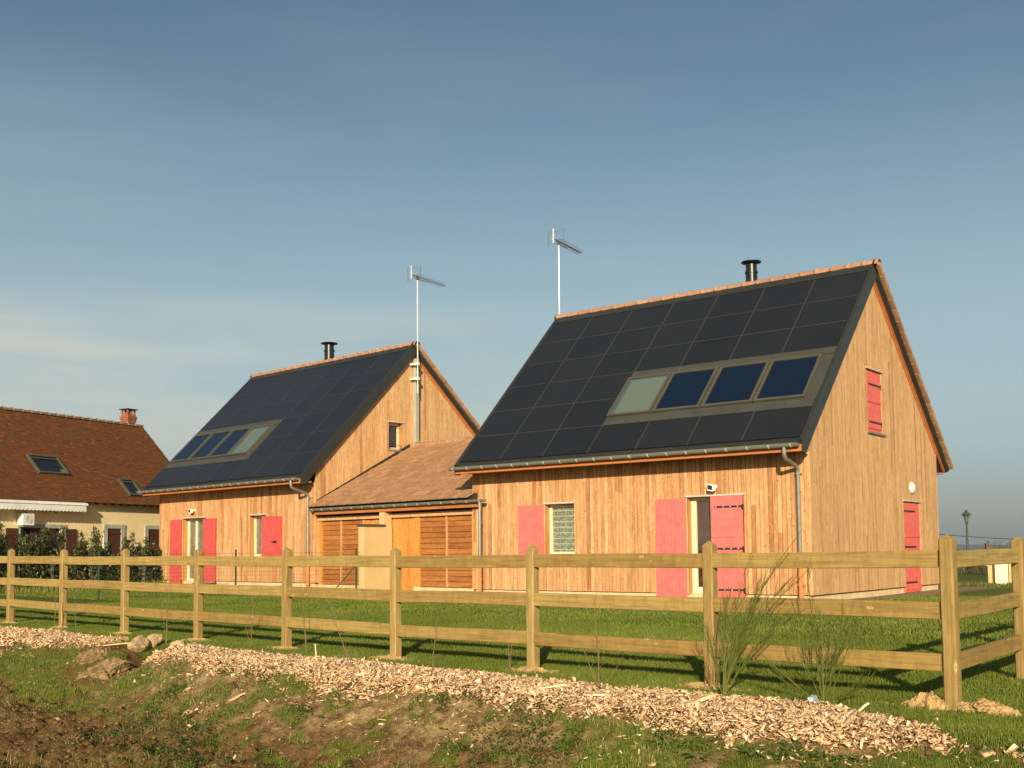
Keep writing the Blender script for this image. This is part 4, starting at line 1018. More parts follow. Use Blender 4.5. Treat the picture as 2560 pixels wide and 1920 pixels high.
# ------------------------------------------------------------------ wood chips
def boxes_np(c, ax_, ay_, az_, size):
    """c (n,3); axes (n,3); size (n,3) half sizes -> verts, faces"""
    n = len(c); sg = np.array([(-1, -1, -1), (1, -1, -1), (1, 1, -1), (-1, 1, -1), (-1, -1, 1), (1, -1, 1), (1, 1, 1), (-1, 1, 1)], float)
    v = c[:, None]+sg[None, :, 0:1]*(ax_*size[:, 0:1])[:, None]+sg[None, :, 1:2]*(ay_*size[:, 1:2])[:, None]+sg[None, :, 2:3]*(az_*size[:, 2:3])[:, None]
    F = np.array([(0, 3, 2, 1), (4, 5, 6, 7), (0, 1, 5, 4), (1, 2, 6, 5), (2, 3, 7, 6), (3, 0, 4, 7)])
    f = F[None]+np.arange(n)[:, None, None]*8
    return v, f.reshape(-1, 4)
def chips():
    n = 250000
    s = RNG.uniform(-1.2, 18, n); t = RNG.uniform(.2, 3.2, n)
    m = chip_mask(s, t)
    # stray chips scattered down the bank
    low = np.interp(s, LS, LT); stray = np.exp(-np.clip(t-low, 0, 9)/.35)*.10*(t > low)*(vnoise(s*3, t*3, 77) > .45)
    top_stray = .006*(t < low)
    keep = RNG.random(n) < np.clip(m*.92+stray+top_stray, 0, 1)*np.clip(1.25-s*.045, .35, 1)
    s, t = s[keep], t[keep]; n = len(s)
    z = height(s, t)+RNG.uniform(0, .035, n)*chip_mask(s, t)+.004
    x, y = to_xy(s, t)
    yaw_ = RNG.uniform(0, 2*pi, n); tilt = RNG.normal(0, .5, n); rl = RNG.normal(0, .5, n)
    a = np.stack([np.cos(yaw_)*np.cos(tilt), np.sin(yaw_)*np.cos(tilt), np.sin(tilt)], 1)
    up = np.stack([RNG.normal(0, .5, n), RNG.normal(0, .5, n), np.ones(n)], 1)
    b = np.cross(up, a); b /= np.linalg.norm(b, axis=1)[:, None]; c = np.cross(a, b)
    L_ = np.exp(RNG.normal(-4.28, .52, n)); big = RNG.random(n) < .010; L_[big] *= 2.2; L_ = np.clip(L_, .004, .042)
    w = L_*RNG.uniform(.15, .5, n); h = np.minimum(L_*.06, .0035)+.0008
    v, f = boxes_np(np.stack([x, y, z], 1), a, b, c, np.stack([L_, w, h], 1))
    # taper one end, curl
    v[:, [1, 2, 5, 6]] -= (b*(w*RNG.uniform(-.5, .7, n))[:, None])[:, None]*np.array([-1, 1, -1, 1])[None, :, None]*.8
    r = np.repeat(np.clip(RNG.beta(1.9, 1.6, n), 0, 1), 6)
    o = np_mesh('wood_chips', v.reshape(-1, 3), f, M_CHIP, r); tag(o, 'pale wood chip mulch spread in a long strip in front of the fence', 'wood chips', kind='stuff')
chips()
# larger pieces lying on the chips: (s,t,len,width,yaw,tilt,thick)
def slab_piece(s, t, L_, w, yaw_, tilt, th, mat, name, label, cat, group=None, rnd=.8):
    x, y = to_xy(s, t); mb = MB(); n = 6
    for i in range(n+1):
        q = i/n-.5; ww = w*(1-.5*abs(q*2)**3)*(1+.15*sin(9*q)); zz = .5*th*sin(q*5)
        for a, b in ((-ww/2, -th/2), (ww/2, -th/2), (ww*.45, th/2), (-ww*.45, th/2)): mb.v.append((q*L_, a, b+zz))
    for i in range(n):
        for j in range(4): q = (j+1) % 4; mb.f.append((i*4+j, i*4+q, (i+1)*4+q, (i+1)*4+j)); mb.r.append(rnd)
    mb.f += [(0, 1, 2, 3), (n*4, n*4+1, n*4+2, n*4+3)]; mb.r += [rnd, rnd]
    o = mb.build(name, mat); o.location = (x, y, gz(x, y)+.04+abs(tilt)*L_*.3); o.rotation_euler = (0, tilt, yaw_); tag(o, label, cat, group); return o
PG = 'larger wood pieces on the mulch'
for a in ((1.25, 1.35, .26, .06, .9, -.2, .02, .62, 'long split slab of pale wood standing out of the mulch below the big broom bush'),
          (1.62, .93, .17, .035, .1, 0, .02, .18, 'brown piece of bark lying on the mulch left of the big broom bush'),
          (1.95, .62, .18, .014, 0, 0, .012, .9, 'thin pale lath lying flat along the upper edge of the mulch'),
          (2.55, 1.42, .26, .018, .5, -.08, .012, .9, 'long thin pale splinter slanting across the lower edge of the mulch'),
          (2.05, 1.50, .20, .022, .1, 0, .012, .95, 'pale split stick near the lower edge of the mulch'),
          (.35, .72, .13, .016, .8, -.5, .012, .9, 'short pale stick poking up from the mulch near the corner post'),
          (9.95, 1.2, .55, .022, .35, -.06, .014, .6, 'long thin stick by the rubble at the gully edge'),
          (4.1, 2.0, .09, .02, .4, .1, .012, .45, 'pale chip lying low on the bank among weeds'),
          (5.6, 2.25, .16, .02, 1.1, -.3, .015, .5, 'pale root fragment on the bank below the left of the mulch')):
    slab_piece(*a[:7], M_CHIP, 'wood_piece', a[8], 'wood piece', PG, a[7])
x, y = to_xy(6.07, 1.0); mb = MB(); mb.tube([(0, 0, -.05), (-.03, 0, .2)], [.008, .006], 6, r=.95); o = mb.build('marker_stick', M_CHIP); o.location = (x, y, gz(x, y)); tag(o, 'short pale stick standing upright in the mulch, fifth bay from the corner', 'stick')

# ------------------------------------------------------------------ rubble at the gully
def rock(x, y, z, sx_, sy_, sz_, label, seed, mat=None, cat='stone', name='stone', group=None):
    import bmesh
    bm = bmesh.new(); bmesh.ops.create_icosphere(bm, subdivisions=5, radius=1); R_ = random.Random(seed)
    pl_ = [Vector((R_.uniform(-1, 1), R_.uniform(-1, 1), R_.uniform(-1, 1))).normalized() for _ in range(11)]; dd = [R_.uniform(.55, .85) for _ in pl_]
    from mathutils import noise
    for v in bm.verts:
        c = v.co.copy()
        for p, d in zip(pl_, dd):
            k = c.dot(p)
            if k > d: c -= p*(k-d)*.92
        rg = 2.6 if name == 'clod' else 1
        c *= 1+.10*noise.noise(c*2.3+Vector((seed, 0, 0)))+rg*.05*noise.noise(c*7+Vector((seed, 0, 0)))+rg*.025*noise.noise(c*19)+(.05*noise.noise(c*38) if rg > 1 else 0)
        v.co = Vector((c.x*sx_, c.y*sy_, c.z*sz_))
    me = bpy.data.meshes.new(name); bm.to_mesh(me); bm.free(); me.materials.append(mat or M_ROCK)
    o = bpy.data.objects.new(name, me); COL.objects.link(o); o.location = (x, y, z); o.rotation_euler = (R_.uniform(-.3, .3), R_.uniform(-.3, .3), R_.uniform(0, 6)); tag(o, label, cat, group); return o
SG = 'stones in and around the gully'
def rst(s, t, dz, *a, **k):
    x, y = to_xy(s, t); return rock(x, y, gz(x, y)+dz, *a, **k)
rst(9.75, 1.0, .06, .19, .13, .12, 'largest pale stone with a flat top at the gully edge', 3, group=SG)
rst(9.85, .72, .05, .15, .11, .10, 'pointed pale stone behind the largest one at the gully edge', 5, group=SG)
rst(9.45, .60, .02, .12, .09, .08, 'brown stone in the grass right of the gully stones', 9, group=SG)
rst(9.15, .58, .01, .08, .07, .06, 'small stone farthest right in the row by the gully', 12, group=SG)
rst(9.35, 1.62, -.10, .34, .26, .24, 'rough clay lump bulging from the left gully wall', 15, M_GCLAY, 'clod', 'clod')
rst(9.85, 1.5, -.10, .30, .24, .19, 'crumbling clay lump left of the bulging gully wall', 18, M_GCLAY, 'clod', 'clod')
rst(4.35, 3.25, -.01, .09, .06, .04, 'pale stone at the bottom edge of the picture left of centre', 21, group=SG)
rst(6.1, 2.45, .01, .08, .05, .045, 'bluish stone on the bank under the left end of the mulch', 25, group=SG)
rst(7.6, 3.0, .0, .07, .05, .04, 'small tan stone in the mud below the gully', 27, group=SG)
def clods():
    n = 16000; s = RNG.uniform(-.5, 14, n); t = RNG.uniform(1.3, 4.4, n)
    low = np.interp(s, LS, LT); ok = (t > low) & (RNG.random(n) < .25+.75*(fbm(s*1.3, t*1.3, 3, 61) > .5)) & (grass_mask(s, t) < .6); s, t = s[ok], t[ok]
    k_ = RNG.integers(-1, 9, 2600); ps = np.where(k_ <= 0, np.where(RNG.random(2600) < .5, .17, -.22), 2*k_)+RNG.normal(0, 1, 2600)*np.where(k_ <= 0, .09, .15); pt = .03+RNG.normal(0, .055, 2600)
    for s, t, mat, nm, lb, up in ((s, t, M_SOIL, 'soil_crumbs', 'crumbs and small clods of brown soil on the bank and mud', 0), (ps, pt, M_CLOD, 'clay_crumbs', 'crumbs of tan clay scattered round the feet of the fence posts', 1)):
        n = len(s); x, y = to_xy(s, t); z = height(s, t)+.002
        if up: z = z+np.exp(-((ps-np.where(k_ <= 0, np.where(ps > 0, .17, -.22), 2*k_))/.12)**2-((pt-.02)/.08)**2)*np.where(k_ <= 0, .075, .028)
        R_ = np.clip(np.exp(RNG.normal(-4.35 if not up else -4.1, .5, n)), .004, .034)
        ico = np.array([(0, 0, 1), (.9, 0, .4), (.28, .85, .4), (-.72, .53, .4), (-.72, -.53, .4), (.28, -.85, .4), (0, 0, -.6)])
        F = np.array([(0, 1, 2), (0, 2, 3), (0, 3, 4), (0, 4, 5), (0, 5, 1), (6, 2, 1), (6, 3, 2), (6, 4, 3), (6, 5, 4), (6, 1, 5)])
        v = ico[None]*R_[:, None, None]*RNG.uniform(.5, 1.35, (n, 7, 1)); v[:, :, 2] *= .7
        v += np.stack([x, y, z], 1)[:, None]; f = F[None]+np.arange(n)[:, None, None]*7
        o = np_mesh(nm, v.reshape(-1, 3), f.reshape(-1, 3), mat); tag(o, lb, 'soil', kind='stuff')
clods()

# ------------------------------------------------------------------ grass
def blades(n, s0, s1, t0, t1, hmin, hmax, wid, dens, name, label, mat=None, rshift=0, lean=.45, seg=2):
    s = RNG.uniform(s0, s1, n); t = RNG.uniform(t0, t1, n); k = RNG.random(n) < dens(s, t); s, t = s[k], t[k]; n = len(s)
    x, y = to_xy(s, t); z = height(s, t)-.006
    tuft = fbm(s*1.9, t*1.9, 3, 91)
    h = RNG.uniform(hmin, hmax, n)*(.7+.6*tuft); a = RNG.uniform(0, 2*pi, n); ln = np.abs(RNG.normal(0, lean, n))*h
    dx, dy = np.cos(a), np.sin(a); w = wid*RNG.uniform(.6, 1.3, n); b = RNG.uniform(0, 2*pi, n); wx, wy = np.cos(b)*w/2, np.sin(b)*w/2
    P0 = np.stack([x-wx, y-wy, z], 1); P1 = np.stack([x+wx, y+wy, z], 1)
    M0 = np.stack([x+dx*ln*.35-wx*.7, y+dy*ln*.35-wy*.7, z+h*.6], 1); M1 = np.stack([x+dx*ln*.35+wx*.7, y+dy*ln*.35+wy*.7, z+h*.6], 1)
    T_ = np.stack([x+dx*ln, y+dy*ln, z+h*.98], 1)
    v = np.stack([P0, P1, M1, M0, T_], 1).reshape(-1, 3); i = np.arange(n)*5
    f = np.concatenate([np.stack([i, i+1, i+2], 1), np.stack([i, i+2, i+3], 1), np.stack([i+3, i+2, i+4], 1)])
    r = np.clip(RNG.normal(.52, .13, n)+.7*(fbm(s*.8, t*.8, 3, 95)-.5)+rshift, 0, 1); dry = RNG.random(n) < .018; r[dry] = RNG.uniform(.9, 1, dry.sum())
    o = np_mesh(name, v, f, mat or M_GRASS, np.concatenate([r, r, r])); tag(o, label, 'grass', kind='stuff'); return o
gm = lambda s, t: grass_mask(s, t)
# visible lawn wedge only
def vis(s, t):
    x, y = to_xy(s, t); u = (x*rr.x+y*rr.y)/(x*fw.x+y*fw.y+1e-6); return ((x*fw.x+y*fw.y) > 1) & (np.abs(u) < .78)
blades(420000, -3.2, 17, -.9, 1.5, .018, .052, .0042, lambda s, t: grass_mask(s, t)*vis(s, t), 'lawn_grass', 'short green lawn grass along the front of the fence')
blades(420000, -5, 22, -5.5, -.9, .02, .055, .0065, lambda s, t: grass_mask(s, t)*vis(s, t), 'lawn_grass', 'short green lawn grass just behind the fence')
blades(420000, -12, 36, -18, -5.5, .025, .06, .013, lambda s, t: .9*vis(s, t)*((to_xy(s, t)[1] < 21.8) | (to_xy(s, t)[0] > -8.6)), 'lawn_grass', 'short green lawn grass in front of the timber houses')
blades(230000, -1.2, 15, 1.2, 4.6, .015, .058, .0048, lambda s, t: grass_mask(s, t)*vis(s, t), 'bank_grass', 'uneven tufts of green grass on the bank and mud', rshift=.03, lean=.6)
blades(30000, -1.2, 15, 1.2, 4.6, .02, .08, .0042, lambda s, t: .8*(fbm(s*1.6, t*1.6, 3, 71) > .54)*(1-chip_mask(s, t))*vis(s, t), 'dry_grass', 'dry straw coloured grass lying on the bank', rshift=.5, lean=1.3)
def leaves(n, dens, s0, s1, t0, t1, size, name, label):
    s = RNG.uniform(s0, s1, n); t = RNG.uniform(t0, t1, n); k = RNG.random(n) < dens(s, t); s, t = s[k], t[k]; n = len(s)
    x, y = to_xy(s, t); z = height(s, t)+RNG.uniform(.004, .04, n)
    a = RNG.uniform(0, 2*pi, n); q = size*RNG.uniform(.5, 1.4, n); nx, ny = RNG.normal(0, .35, n), RNG.normal(0, .35, n)
    v = []
    for j in range(6):
        th = a+2*pi*j/6; rad = q*(1 if j % 3 else .8); dx, dy = np.cos(th)*rad, np.sin(th)*rad
        v.append(np.stack([x+dx, y+dy, z-dx*nx-dy*ny], 1))
    v = np.stack(v, 1).reshape(-1, 3); f = np.arange(n*6).reshape(-1, 6)
    o = np_mesh(name, v, f, M_CLOVER, RNG.random(n)); tag(o, label, 'weeds', kind='stuff')
leaves(60000, lambda s, t: (fbm(s*2.2+9, t*2.2, 3, 81) > .53)*(t > np.interp(s, LS, LT)-.1)*.9*vis(s, t), -1, 7, 1.3, 3.4, .009, 'clover_patches', 'low round leaved weeds in patches on the bank')
# ------------------------------------------------------------------ plants
def sapling(s, t, h, stems, label, lean=(0, 0), seed=1):
    R_ = random.Random(seed); x, y = to_xy(s, t); mb = MB()
    for (dx, dy, hh, r_) in stems:
        p = [Vector((0, 0, -.03))]; n = 9; cx = R_.uniform(-.02, .02)
        for i in range(1, n+1):
            q = i/n; p.append(Vector((dx*q+cx*math.sin(3*q)+R_.uniform(-.004, .004), dy*q+R_.uniform(-.004, .004), hh*q)))
        mb.tube(p, [r_*(1-.75*i/n) for i in range(n+1)], 5)
        for i in range(2, n):
            if R_.random() < .6:
                b = p[i]; a = R_.uniform(0, 6.28); l_ = hh*R_.uniform(.08, .25)
                mb.tube([b, b+Vector((cos(a)*l_*.4, sin(a)*l_*.4, l_*.6)), b+Vector((cos(a)*l_*.6, sin(a)*l_*.6, l_))], [r_*.4, r_*.3, r_*.15], 4)
    o = mb.build('bare_sapling', M_SAP); o.location = (x, y, gz(x, y)); tag(o, label, 'sapling', 'bare saplings planted along the fence'); return o
sapling(4.29, .02, .8, [(.0, 0, .62, .0045), (.05, 0, .66, .004)], 'pair of thin bare stems just left of the third post from the corner', seed=1)
sapling(2.54, .83, .9, [(-.06, 0, .80, .006), (-.20, 0, .42, .005), (.24, 0, .30, .005)], 'three stemmed bare sapling between the second and third posts from the corner', seed=2)
sapling(4.2, 1.14, .6, [(.09, 0, .62, .006)], 'curved pale bare sapling rising from the mulch left of the third post', seed=3)
sapling(5.2, 1.24, .6, [(-.30, 0, .62, .006), (-.16, .05, .3, .004)], 'bare sapling leaning left in front of the fourth post from the corner', seed=4)
sapling(7.32, .21, .8, [(-.10, 0, .85, .006), (-.04, 0, .4, .004)], 'bare sapling between the fourth and fifth posts, leaning slightly left', seed=5)
sapling(8.4, .24, .8, [(.03, 0, .8, .006), (-.14, 0, .4, .004)], 'straight bare sapling left of the fifth post from the corner', seed=6)
sapling(9.74, .61, .9, [(.05, 0, .75, .008), (-.1, 0, .5, .004)], 'bare sapling standing beside the gully right of the stones', seed=7)
sapling(13.8, .22, .8, [(.06, 0, .8, .005), (-.03, 0, .6, .004)], 'bare sapling right of the eighth post from the corner', seed=8)
sapling(12.9, .3, .8, [(-.1, 0, .7, .005)], 'slanting bare sapling midway between the seventh and eighth posts', seed=9)
sapling(15.1, .3, .8, [(.02, 0, .6, .004)], 'faint bare sapling left of the eighth post from the corner', seed=10)

def broom(s, t, main, label, seed, ntw=26, tw_l=.30):
    """broom shrub: long wand stems carrying sheaves of fine upright twigs"""
    R_ = random.Random(seed); x, y = to_xy(s, t); st_ = MB(); tw = MB()
    for (dx, dy, hh, bend, r_) in main:
        n = 12; p = []
        for i in range(n+1):
            q = i/n; p.append(Vector((dx*(q**bend), dy*(q**bend), hh*(q if bend > .9 else q)-.02)))
        st_.tube(p, [r_*(1-.72*i/n) for i in range(n+1)], 5, r=R_.uniform(.4, .9))
        for k in range(ntw):
            q = R_.uniform(.22, 1) if hh > .5 else R_.uniform(.3, 1); i = min(n-1, int(q*n)); b = p[i].lerp(p[i+1], q*n-i)
            d = (p[i+1]-p[i]).normalized(); a = R_.uniform(0, 6.28)
            side = Vector((cos(a), sin(a), R_.uniform(-.1, .5))).normalized(); l_ = tw_l*R_.uniform(.45, 1.2)*(1.15-.5*q)
            dr = (d*.80+side*R_.uniform(.15, .5)).normalized(); up = Vector((0, 0, 1))
            pts = [b]; cur = dr
            for j in range(4):
                pts.append(pts[-1]+cur*l_/4); cur = (cur+d*.10+up*.06+Vector((R_.uniform(-.06, .06),)*3)).normalized()
            tw.tube(pts, [.0022, .0019, .0016, .0013, .0006], 3, r=R_.random(), cap=False)
            for j in (1, 2, 3):
                if R_.random() < .75:
                    a2 = R_.uniform(0, 6.28); s2 = Vector((cos(a2), sin(a2), .2)); d2 = (cur*.85+s2*.4).normalized(); l2 = l_*R_.uniform(.25, .6)
                    tw.tube([pts[j], pts[j]+d2*l2*.5, pts[j]+(d2+d*.15).normalized()*l2], [.0015, .0012, .0006], 3, r=R_.random(), cap=False)
    root = empty('broom_bush', (x, y, gz(x, y))); st_.build('stems', M_BROOM, root); tw.build('twigs', M_BROOM, root, fix=False); tag(root, label, 'bush', 'broom bushes in the mulch'); return root
broom(1.52, .60, [(.45, .25, 1.18, 1.6, .008), (.30, .2, .95, 1.4, .008), (.16, .1, 1.02, 1.5, .007), (.05, .0, .80, 1.2, .006), (-.12, .0, .52, 1.2, .005),
                 (.40, .15, .85, 1.5, .007), (.22, .1, .72, 1.3, .006), (.36, .2, .62, 1.3, .005), (.55, .3, .98, 1.7, .006), (.1, .05, .6, 1.1, .006), (.48, .2, .66, 1.4, .005)],
      'tall green broom bush leaning right in front of the second post from the corner', 5, 19, .30)
broom(.78, .42, [(-.10, .0, .98, .8, .006), (-.02, .05, .72, 1.1, .005), (.16, .05, .75, .9, .005), (-.55, .0, .42, 1.0, .006), (-.45, .1, .25, .9, .005), (.12, .05, .42, 1.1, .005),
                (-.08, .1, .6, 1.3, .005), (.26, .0, .62, .9, .005), (.02, .1, .5, 1.2, .005), (.3, .0, .2, .9, .004), (-.2, 0, .5, 1.0, .004)],
      'loose spreading broom bush behind the crumpled silver foil', 8, 15, .24)
x, y = to_xy(.86, .44)
import bmesh
bm = bmesh.new(); bmesh.ops.create_icosphere(bm, subdivisions=3, radius=.045)
for v in bm.verts: v.co *= random.uniform(.72, 1.15)
me = bpy.data.meshes.new('crumpled_foil'); bm.to_mesh(me); bm.free(); me.materials.append(M_FOIL)
o = bpy.data.objects.new('crumpled_foil', me); COL.objects.link(o); o.location = (x, y, gz(x, y)+.03); tag(o, 'crumpled ball of silver foil lying at the foot of the spreading broom bush', 'foil')
x, y = to_xy(8.2, 2.6); mb = MB(); mb.box(-.02, .02, -.008, .008, 0, .03); o = mb.build('litter_scrap', M_RED, bevel=.003); o.location = (x, y, gz(x, y)+.01); tag(o, 'tiny red scrap of litter in the mud at lower left', 'litter')

def dock(s, t, n, L_, label, seed):
    R_ = random.Random(seed); x, y = to_xy(s, t); root = empty('dock_plant', (x, y, gz(x, y)))
    for k in range(n):
        a = 2*pi*k/n+R_.uniform(-.3, .3); mb = MB(); l_ = L_*R_.uniform(.7, 1.15); w = l_*.17; el = R_.uniform(.25, .9); m = 7; r_ = R_.random()
        for i in range(m+1):
            q = i/m; ww = w*sin(pi*(q*.92+.06))**.8*(1+.1*sin(14*q)); rad = l_*q*cos(el)+.02; z = l_*sin(el)*(q-.75*q*q)
            c_ = Vector((cos(a)*rad, sin(a)*rad, z)); sd_ = Vector((-sin(a), cos(a), 0))
            mb.v += [tuple(c_-sd_*ww+Vector((0, 0, .2*ww))), tuple(c_), tuple(c_+sd_*ww+Vector((0, 0, .2*ww)))]
        for i in range(m):
            for j in (0, 1): mb.f.append((i*3+j, i*3+j+1, i*3+j+4, i*3+j+3)); mb.r.append(r_)
        mb.build('leaf', M_CLOVER, root, smooth=True)
    tag(root, label, 'weed', 'broad leaved weeds on the bank'); return root
dock(.42, 2.02, 9, .17, 'broad leaved dock at the bottom edge right of centre', 3)
dock(.75, 2.12, 7, .12, 'smaller dock just left of the broad leaved one at the bottom edge', 4)
dock(2.9, 2.2, 6, .07, 'small leafy weed on the bank below the middle of the mulch', 6)
dock(4.2, 2.3, 6, .07, 'small leafy weed on the bank left of the picture centre', 7)

# ------------------------------------------------------------------ hedge in front of the neighbour's house
def F3w(x, y): c_, s_ = cos(1.76), sin(1.76); return -36.616+x*c_-y*s_, 21.206+x*s_+y*c_
def shrub(x, y, base, top, wid, label, seed, nl=900):
    R_ = np.random.default_rng(seed); X, Y = F3w(x, y); g = gz(X, Y)-.05; H = top-g
    root = empty('hedge_shrub', (X, Y, g)); st_ = MB(); k = 7; stems = []
    for i in range(k):
        dx, dy = R_.normal(0, wid*.30), R_.normal(0, wid*.25); hh = H*R_.uniform(.62, .98) if i else H
        n_ = 8; p = [Vector((dx*.25, dy*.25, -.05))]+[Vector((dx*(.25+.75*q)+R_.normal(0, .02), dy*(.25+.75*q), hh*q)) for q in [(j+1)/n_ for j in range(n_)]]
        stems.append(p); st_.tube(p, [.014*(1-.8*j/n_) for j in range(n_+1)], 4)
    st_.build('stems', M_BARK, root)
    si = R_.integers(0, k, nl); q = R_.uniform(.10, 1, nl)**.8
    P = np.array([[tuple(v) for v in p] for p in stems])
    f_ = q*8; i0 = np.minimum(f_.astype(int), 7); fr = (f_-i0)[:, None]; c = P[si, i0]*(1-fr)+P[si, i0+1]*fr
    sp = wid*.30*(1.05-.75*q); c[:, 0] += R_.normal(0, 1, nl)*sp; c[:, 1] += R_.normal(0, 1, nl)*sp; c[:, 2] += R_.normal(0, .04, nl)
    a = R_.normal(0, 1, (nl, 3)); a[:, 2] += .8; a /= np.linalg.norm(a, axis=1)[:, None]; b = np.cross(a, R_.normal(0, 1, (nl, 3))); b /= np.linalg.norm(b, axis=1)[:, None]
    L_ = R_.uniform(.04, .075, nl)[:, None]; w_ = L_*.36
    v = np.stack([c-a*L_, c+b*w_, c+a*L_, c-b*w_], 1).reshape(-1, 3); f = np.arange(nl*4).reshape(-1, 4)
    o = np_mesh('foliage', v, f, M_LEAF, R_.random(nl)); o.parent = root; tag(root, label, 'shrub', 'evergreen shrubs of the hedge'); return root
hs = [(-5.6, 2.2, .9, 'evergreen shrub at the far left edge, highest against the awning end'),
      (-4.85, 2.30, .75, 'dense evergreen shrub under the left part of the air conditioner'),
      (-3.9, 2.05, .8, 'dark evergreen shrub in front of the glass door, left one'),
      (-3.15, 2.1, .7, 'dark evergreen shrub in front of the glass door, right one'),
      (-2.65, 2.15, .5, 'narrow evergreen shrub before the right jamb of the glass door'),
      (-2.05, 1.70, .55, 'low evergreen shrub before the brown open shutter'),
      (-1.42, 2.15, .62, 'pointed evergreen shrub between the open shutter and the next window'),
      (-.85, 1.85, .55, 'evergreen shrub beside the left jamb of the shuttered window'),
      (-.3, 1.45, .5, 'lowest evergreen shrub under the shuttered window'),
      (.22, 1.98, .5, 'evergreen shrub reaching the right side of the shuttered window'),
      (.75, 1.62, .5, 'loose evergreen shrub right of the shuttered window'),
      (1.25, 1.88, .45, 'evergreen shrub before the last window, left of the timber house'),
      (1.75, 1.5, .5, 'evergreen shrub closest to the timber house corner')]
for i, (x, t_, w_, lab) in enumerate(hs): shrub(x, -2.2, .3, t_, w_, lab, 100+i, int(2400*w_+700))
for x, t_, lab in ((-4.84, 1.52, 'tallest pale post at the left end of the hedge'), (-3.1, 1.22, 'pale post among the dark shrubs before the glass door'), (-1.52, .95, 'pale post under the pointed shrub'), (.82, .85, 'pale post under the loose shrub near the timber house')):
    X, Y = F3w(x, -2.35); mb = MB(); mb.box(-.05, .05, -.05, .05, 0, t_-gz(X, Y)); mb.box(-.04, .04, -.04, .04, t_-gz(X, Y), t_-gz(X, Y)+.02)
    o = mb.build('hedge_post', M_CONC, bevel=.01); o.location = (X, Y, gz(X, Y)-.02); o.rotation_euler = (0, 0, 1.76); tag(o, lab, 'post', 'pale posts in the hedge')
def hedge_litter():
    n = 9000; x = RNG.uniform(-7, 3, n); y = -2.2+RNG.normal(0, .5, n); c_, s_ = cos(1.76), sin(1.76)
    X = -36.616+x*c_-y*s_; Y = 21.206+x*s_+y*c_; s, t = to_st(X, Y); z = height(s, t)
    h = RNG.uniform(.05, .28, n); a = RNG.uniform(0, 6.28, n); w = .012
    v = np.stack([np.stack([X-w*np.cos(a), Y-w*np.sin(a), z], 1), np.stack([X+w*np.cos(a), Y+w*np.sin(a), z], 1), np.stack([X+RNG.normal(0, .05, n), Y+RNG.normal(0, .05, n), z+h], 1)], 1).reshape(-1, 3)
    o = np_mesh('rough_grass', v, np.arange(n*3).reshape(-1, 3), M_GRASS, np.clip(RNG.normal(.8, .15, n), 0, 1)); tag(o, 'rough yellowish grass growing under the evergreen hedge', 'grass', kind='stuff')
hedge_litter()

# ------------------------------------------------------------------ green mesh fence
MF = empty('wire_mesh_fence', (-25.49, 15.33, 0)); tag(MF, 'thin green wire mesh fence on slim posts across the lawn before the left timber house', 'fence')
A_ = Vector((-22.33, 21.45)); B_ = Vector((-25.49, 15.33)); d_ = A_-B_; nL = d_.length
mb = MB(); W0 = lambda q, z: (d_.x*q, d_.y*q, z)
for z in [.12+.1*k for k in range(12)]: mb.tube([W0(0, z), W0(1, z)], .0022 if z < 1.15 else .003, 4)
k = 0
while k*.06 < nL: mb.tube([W0(k*.06/nL, .1), W0(k*.06/nL, 1.22)], .0018, 3, cap=False); k += 1
mb.build('wire_mesh', M_GREENP, MF)
for q in (0, .5, .985):
    mb = MB(); mb.tube([W0(q, -.1), W0(q, 1.30)], .024, 8); mb.lathe([(.028, 0), (.028, .02), (.01, .03)], W0(q, 1.29), 8); mb.build('post', M_GREENP, MF)
mb = MB(); mb.tube([W0(.985, .85), (d_.x*.985-.5, d_.y*.985-.55, .0)], .018, 6); mb.build('brace', M_GREENP, MF)

# ------------------------------------------------------------------ small things near the houses
c_, s_ = cos(R1), sin(R1)
def h1w(x, y): return B1[0]+x*c_-y*s_, B1[1]+x*s_+y*c_
x, y = h1w(-5.42, -.55); mb = MB(); mb.lathe([(.30, 0), (.36, .13), (.39, .14), (.39, .155), (.34, .15), (.28, .03)], (0, 0, 0), 24)
o = mb.build('plastic_tub', M_TUB); o.location = (x, y, gz(x, y)+.03); tag(o, 'shallow green plastic tub on the ground beside the left house door', 'tub')
x, y = h1w(-5.0, -.4); mb = MB(); mb.lathe([(.12, 0), (.15, .06), (.13, .07), (.02, .07)], (0, 0, 0), 14); o = mb.build('pet_bowl', M_FLASH); o.location = (x, y, gz(x, y)+.02); tag(o, 'small dark bowl next to the green tub', 'bowl')
UB = empty('meter_box', (-8.50, 34.1, gz(-8.5, 34.1)), .25); tag(UB, 'cream rendered meter housing by the gravel track beyond the corner post', 'meter box')
mb = MB(); mb.box(-.34, -.24, -.1, .3, -.1, .86); mb.box(.22, .30, -.1, .3, -.1, .86); mb.box(-.24, .22, .1, .3, -.1, .86); mb.box(-.38, .34, -.14, .34, .86, .91); mb.build('housing', M_RENDER, UB)
mb = MB(); mb.box(-.155, .20, -.12, .09, .02, .74); q = mb.build('cabinet', M_BEIGE, UB, bevel=.008); mb = MB(); mb.box(.0, .025, -.135, -.12, .36, .39); mb.build('lock', M_ZINC, q)


